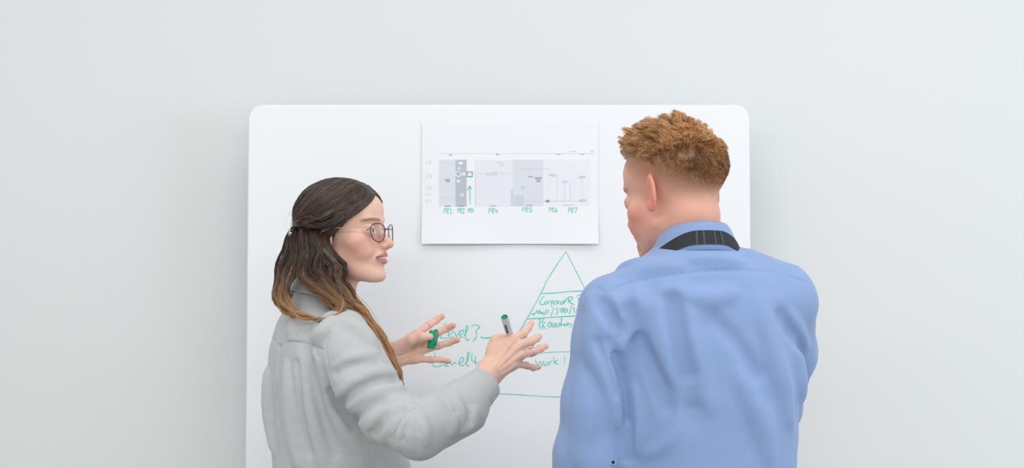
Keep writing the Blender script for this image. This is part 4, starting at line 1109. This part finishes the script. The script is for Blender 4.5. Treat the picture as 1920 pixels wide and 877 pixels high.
FM([(1488, 640), (1496, 700), (1500, 750)], 0.012, 0.008, 0.014)
FM([(1420, 560), (1440, 640), (1462, 720), (1480, 800)], 0.014, 0.011, 0.02)
FM([(1380, 700), (1420, 780), (1440, 870)], 0.015, 0.012, 0.022)
FM([(1240, 545), (1320, 560), (1380, 552)], 0.010, 0.008, 0.018)
mall = [ms, mv, md]
mcut = Group(ID, k=0.0025, mode='s')
seam(mcut, [(1138, 548), (1180, 531), (1250, 517), (1330, 508), (1400, 507), (1460, 512), (1512, 530)], 0.0023, mall)
seam(mcut, [(1118, 538), (1140, 556), (1152, 590), (1158, 640), (1162, 665)], 0.0022, mall)
mcr = Group(ID, k=0.010, mode='s')
for pts, r in (([(1146, 642), (1160, 676), (1168, 706), (1174, 740), (1178, 790), (1178, 860)], 0.0085), ([(1158, 672), (1166, 700), (1170, 722)], 0.011), ([(1120, 640), (1140, 690), (1158, 740)], 0.005)):
    seam(mcr, pts, r, mall, sink=-0.001)
msoft = Group(ID, k=0.022, mode='s')
for pts, r in (([(1296, 770), (1290, 810), (1270, 845), (1236, 866), (1196, 874)], 0.010), ([(1180, 580), (1184, 600), (1176, 618)], 0.007), ([(1262, 560), (1276, 640), (1290, 700)], 0.007), ([(1130, 566), (1150, 600), (1156, 630)], 0.006),
               ([(1200, 640), (1230, 700), (1250, 760)], 0.007), ([(1466, 592), (1484, 622), (1508, 652)], 0.006), ([(1340, 600), (1380, 640), (1420, 700)], 0.006)):
    seam(msoft, pts, r, mall, sink=-0.001)
mslot = Group(ID, k=0.004, mode='s')
seam(mslot, [(1152, 662), (1162, 686), (1168, 708), (1173, 740), (1176, 790)], 0.004, mall, sink=0.008)
mhole = Group(MB, k=0.002, mode='s'); mhole.u(cap((0, 0.014, 0.0), (0, 0.014, 0.12), 0.058), 0.001)
mhole2 = Group(ID, k=0.002, mode='s'); mhole2.u(cap(P(1300, 600, 2.535), P(1268, 560, 2.515), 0.035), 0.001).u(cap(P(1296, 874, 2.59), P(1320, 870, 2.605), 0.034), 0.001)
mrip = Group(ID, mode='n'); wf3, wf4 = wavefield(13, 0.12), wavefield(14, 0.05)
mrip.n(lambda p: 0.0022 * wf3(p) + 0.0006 * wf4(p))
M_blue = material('blue_cotton', srgb(136, 160, 203), 0.8, bump=('weave', 1500, 0.08, 0.0005), vary=(260, 0.04), sheen=0.2, spec=0.25)
V, F = solid(mall + [mrip, msoft, mcr, mslot, mcut, mhole, mhole2], (0.0, 2.12, 0.74), (0.72, 2.82, 1.60), 0.003)
mshirt = mesh_obj('shirt', to_local(V, man), F, M_blue, man)
print('man shirt', len(V), time.time() - T0)
# collar: stand and fall, open at the front
def collar_pt(th, v0, off=0.0):
    """th angle from the nape, v 0 = folded top edge .. 1 = lower edge of the fall"""
    f_ = (1 - math.cos(th)) / 2; v = max(v0, 0.0)
    zt, zb = 0.050 - 0.050 * f_ ** 1.2, 0.000 - 0.040 * f_ ** 1.1
    rx, ry = 0.0615 + (0.0795 - 0.0615) * v ** 0.8, 0.066 + (0.0800 - 0.066) * v ** 0.8
    z = zt + (zb - zt) * v0
    return fw(MB, ((rx + off) * math.sin(th), 0.014 + 0.006 * (1 - v) - (ry + off) * math.cos(th), z))
prof = [(1.0, 0.0), (0.99, 0.0022), (0.7, 0.0026), (0.35, 0.0028), (0.08, 0.0026), (-0.03, 0.0008), (0.05, -0.0022), (0.5, -0.006), (0.9, -0.009), (0.9, -0.011), (0.5, -0.0082), (0.12, -0.0045), (0.3, -0.002), (0.7, -0.002)]
ths = np.linspace(-2.75, 2.75, 61); V_ = []; F_ = []; m_ = len(prof)
for th in ths:
    for v_, off in prof: V_.append(collar_pt(th, v_, off))
for i in range(len(ths) - 1):
    for j in range(m_): F_.append((i * m_ + j, i * m_ + (j + 1) % m_, (i + 1) * m_ + (j + 1) % m_, (i + 1) * m_ + j))
F_.append(tuple(range(m_))); F_.append(tuple((len(ths) - 1) * m_ + j for j in range(m_))[::-1])
mesh_obj('collar', to_local(V_, man), F_, M_blue, mshirt)
bt = raycast(mall, 1150, 866); v, f = lathe(bt + np.array((0, -0.0015, 0)), np.array((-0.25, -0.95, 0.1)) / math.sqrt(0.25 ** 2 + 0.95 ** 2 + 0.01), [(0, 0.0055), (0.0016, 0.0056), (0.0024, 0.0046), (0.0018, 0.0030)], 18)
M_btn = material('button_plastic', srgb(150, 165, 190), 0.25, vary=(60, 0.05)); mesh_obj('button', to_local(v, man), f, M_btn, mshirt)
lower_body(man, morg[0], 2.385, 12, 0.96, 0.18, False)

# lanyard round the collar, hanging down the chest
lan = empty('lanyard', tuple(fw(MB, (0, -0.07, 0.01)))); tag(lan, 'black fabric lanyard strap around the man\'s blue collar', 'lanyard')
M_lan = material('lanyard_webbing', srgb(32, 36, 40), 0.7, bump=('weave', 2200, 0.2, 0.0004), vary=(120, 0.15)); M_lan2 = material('lanyard_stitching', srgb(54, 66, 68), 0.6, vary=(120, 0.1))
def strap(name, t0, t1, mat, off, n=60, w=0.5):
    V_ = []; F_ = []
    for th in np.linspace(t0, t1, n):
        a = abs(th); vc = 0.56 + 0.42 * smoothstep(0.3, 1.5, a)
        for dv, o_ in ((-0.245 * w * 2, off), (0.245 * w * 2, off), (0.245 * w * 2, off - 0.0016), (-0.245 * w * 2, off - 0.0016)): V_.append(collar_pt(th, vc + dv, o_))
    for i in range(n - 1):
        for j in range(4): F_.append((i * 4 + j, i * 4 + (j + 1) % 4, (i + 1) * 4 + (j + 1) % 4, (i + 1) * 4 + j))
    F_.append((0, 1, 2, 3)); F_.append(tuple((n - 1) * 4 + j for j in (3, 2, 1, 0)))
    return mesh_obj(name, to_local(V_, lan), F_, mat, lan, smooth=False)
strap('strap', -1.9, 1.9, M_lan, 0.0048)
for a in (-0.30, -0.14, 0.12, 0.30): strap('stitched_join', a - 0.025, a + 0.025, M_lan2, 0.0056, n=6, w=0.5)
for sx in (-1, 1):
    e = collar_pt(sx * 1.9, 0.98, 0.006); q = [e, fw(MB, (sx * 0.07, 0.128, -0.09)), fw(MB, (sx * 0.045, 0.150, -0.2)), fw(MB, (0, 0.152, -0.34))]
    q = spline(q, 20); V_ = []; F_ = []
    for i, p in enumerate(q):
        sd2 = MB[0] @ np.array((0.75, 0.25, 0.3)); 
        for s2, d2 in ((-0.010, 0), (0.010, 0), (0.010, 0.0016), (-0.010, 0.0016)): V_.append(p + (MB[0] @ np.array((s2, 0, 0))) + (MB[0] @ np.array((0, d2, 0))))
    for i in range(19):
        for j in range(4): F_.append((i * 4 + j, i * 4 + (j + 1) % 4, (i + 1) * 4 + (j + 1) % 4, (i + 1) * 4 + j))
    mesh_obj('hanging_strap', to_local(V_, lan), F_, M_lan, lan, smooth=False)

# ---- hair
def E_dir(n, seed):
    r = np.random.default_rng(seed); d = r.normal(size=(n, 3)); return d / np.linalg.norm(d, axis=1)[:, None]
SKC = np.array((0, -8, 34.0)); SKR = np.array((71, 90, 73.0))
mh = Group(MH, k=0.004)
S_ = SM / 1000
mh.u(ell(SKC * S_, (SKR + np.array((1.8, 2.0, 2.5))) * S_), 0.004)
mh.keep((0, 0.80, -0.60), 0.009 * SM)
mh.keep((0, 0.45, -0.893), -0.054 * SM, 0.014)       # upper edge of the fade
top = Group(MH, k=0.012)
top.u(ell(np.array((0, 0, 70)) * S_, np.array((58, 76, 47)) * S_), 0.01).u(ell(np.array((0, 55, 86)) * S_, np.array((44, 24, 22)) * S_), 0.02)
top.keep((0, 0.60, -0.80), -0.006 * SM, 0.010)
wf5 = wavefield(21, 0.03, 8); top.n(lambda p: 0.0022 * wf5(p))
V, F = solid([mh, top], (0.05, 2.15, 1.5), (0.5, 2.6, 1.86), 0.0022)
GIN = [lin(120, 82, 54), lin(168, 118, 74), lin(204, 150, 96), lin(226, 180, 128)]
def gin(w):
    w = np.clip(w, 0, 0.9999) * 3; i = w.astype(int); t = (w - i)[..., None]; A = np.array(GIN); return A[i] * (1 - t) + A[i + 1] * t
L = fl(MH, V) / S_
C = gin(0.12 + 0.35 * smoothstep(50, 110, L[:, 2])) * 0.85
mhair = mesh_obj('hair', to_local(V, man), F, M_hair, man, col=C)
mhair['label'] = 'short ginger hair, faded at the sides and swept forward on top'
r_ = np.random.default_rng(5); NM = 6; TM = np.linspace(0, 1, NM)[:, None]
d = E_dir(110000, 3); root = SKC + d * SKR
nrm = d / SKR; nrm /= np.linalg.norm(nrm, axis=1)[:, None]
h_, f_ = hair_h(root), front_h(root)
ok = (h_ > 2) & (f_ > 0) & ~((np.abs(root[:, 0]) > 60) & (h_ < 8) & (root[:, 1] > -22))
root, nrm, h_, f_ = root[ok], nrm[ok], h_[ok], f_[ok]
keep = r_.uniform(size=len(root)) < np.where(root[:, 2] > 55, 1.0, smoothstep(-5, 26, h_) * 0.85)
root, nrm, h_, f_ = root[keep][:19500], nrm[keep][:19500], h_[keep][:19500], f_[keep][:19500]
ln = np.interp(h_, [0, 18, 36, 52, 68, 86], [0.4, 0.8, 1.8, 4.2, 9, 15]) * r_.uniform(0.8, 1.15, len(root))
ln += 5 * smoothstep(-20, 70, root[:, 1]) * smoothstep(55, 85, root[:, 2]) + 27 * smoothstep(66, 92, root[:, 2]) * smoothstep(-75, -30, root[:, 1])
# clumps
NCL = 520; ci = r_.integers(0, len(root), NCL); cc_ = root[ci]
near = np.array([np.argmin(((cc_ - p) ** 2).sum(1)) for p in root])
cdir = np.clip(r_.normal(size=(NCL, 3)), -1.4, 1.4) * (0.28, 0.26, 0.14); ccol = r_.normal(size=NCL) * 0.13; clen = r_.uniform(0.92, 1.08, NCL)
topw = smoothstep(40, 72, root[:, 2])[:, None]
comb = np.where(root[:, 1:2] > -20, 1, 0.5) * np.array((0, 0.42, 0.05)) * topw + (1 - topw) * np.array((0, -0.10, -0.85))
dirn = nrm * (0.95 * topw + 0.26 * (1 - topw)) + comb + cdir[near] * (0.35 + 0.65 * topw) + r_.normal(size=root.shape) * 0.08
dirn /= np.linalg.norm(dirn, axis=1)[:, None]
ln = ln * clen[near]
tip = root + dirn * ln[:, None]
cent = (cc_ + (nrm[ci] * 0.6 + comb[ci] + cdir) * ln[ci][:, None])[near]
pull = 0.36 * topw
Q = root[:, None, :] - nrm[:, None, :] * 1.0 + (dirn[:, None, :] * ln[:, None, None]) * TM[None]
Q = Q + (pull[:, None, :] * (cent - tip)[:, None, :]) * (TM[None] ** 2)
bend = np.array((0, 0.18, -0.16)); Q = Q + (bend * ln[:, None])[:, None, :] * (TM[None] ** 2) * topw[:, None, :]
over = np.clip(Q[:, -1, 2] - 136, 0, 40); Q[:, :, 2] -= over[:, None] * TM[None, :, 0] * 0.8     # trimmed to an even length on top
wdir = r_.normal(size=(NCL, 3)); wph = r_.uniform(0, 6.28, NCL)
Q = Q + (wdir[near][:, None, :] * (0.055 * ln * topw[:, 0])[:, None, None]) * (np.sin(TM[None] * 6.5 + wph[near][:, None, None]) * TM[None])
col = gin(np.clip((0.20 + 0.40 * topw[:, 0] + ccol[near] + r_.normal(size=len(root)) * 0.08)[:, None] + 0.14 * TM[None, :, 0], 0, 1)) * r_.uniform(0.85, 1.2, (len(root), 1, 1))
rad = (0.00062 * np.interp(h_, [0, 20, 50, 70], [0.35, 0.5, 0.8, 1.0])[:, None]) * (1 - 0.65 * TM[None, :, 0] ** 2)
v, f, c = strands_mesh(fw(MH, Q * S_), np.broadcast_to(rad, Q.shape[:2]), col)
mesh_obj('hair_strands', to_local(v, man), f, M_hair, mhair, smooth=True, col=c)['kind'] = 'stuff'
print('man done', time.time() - T0)
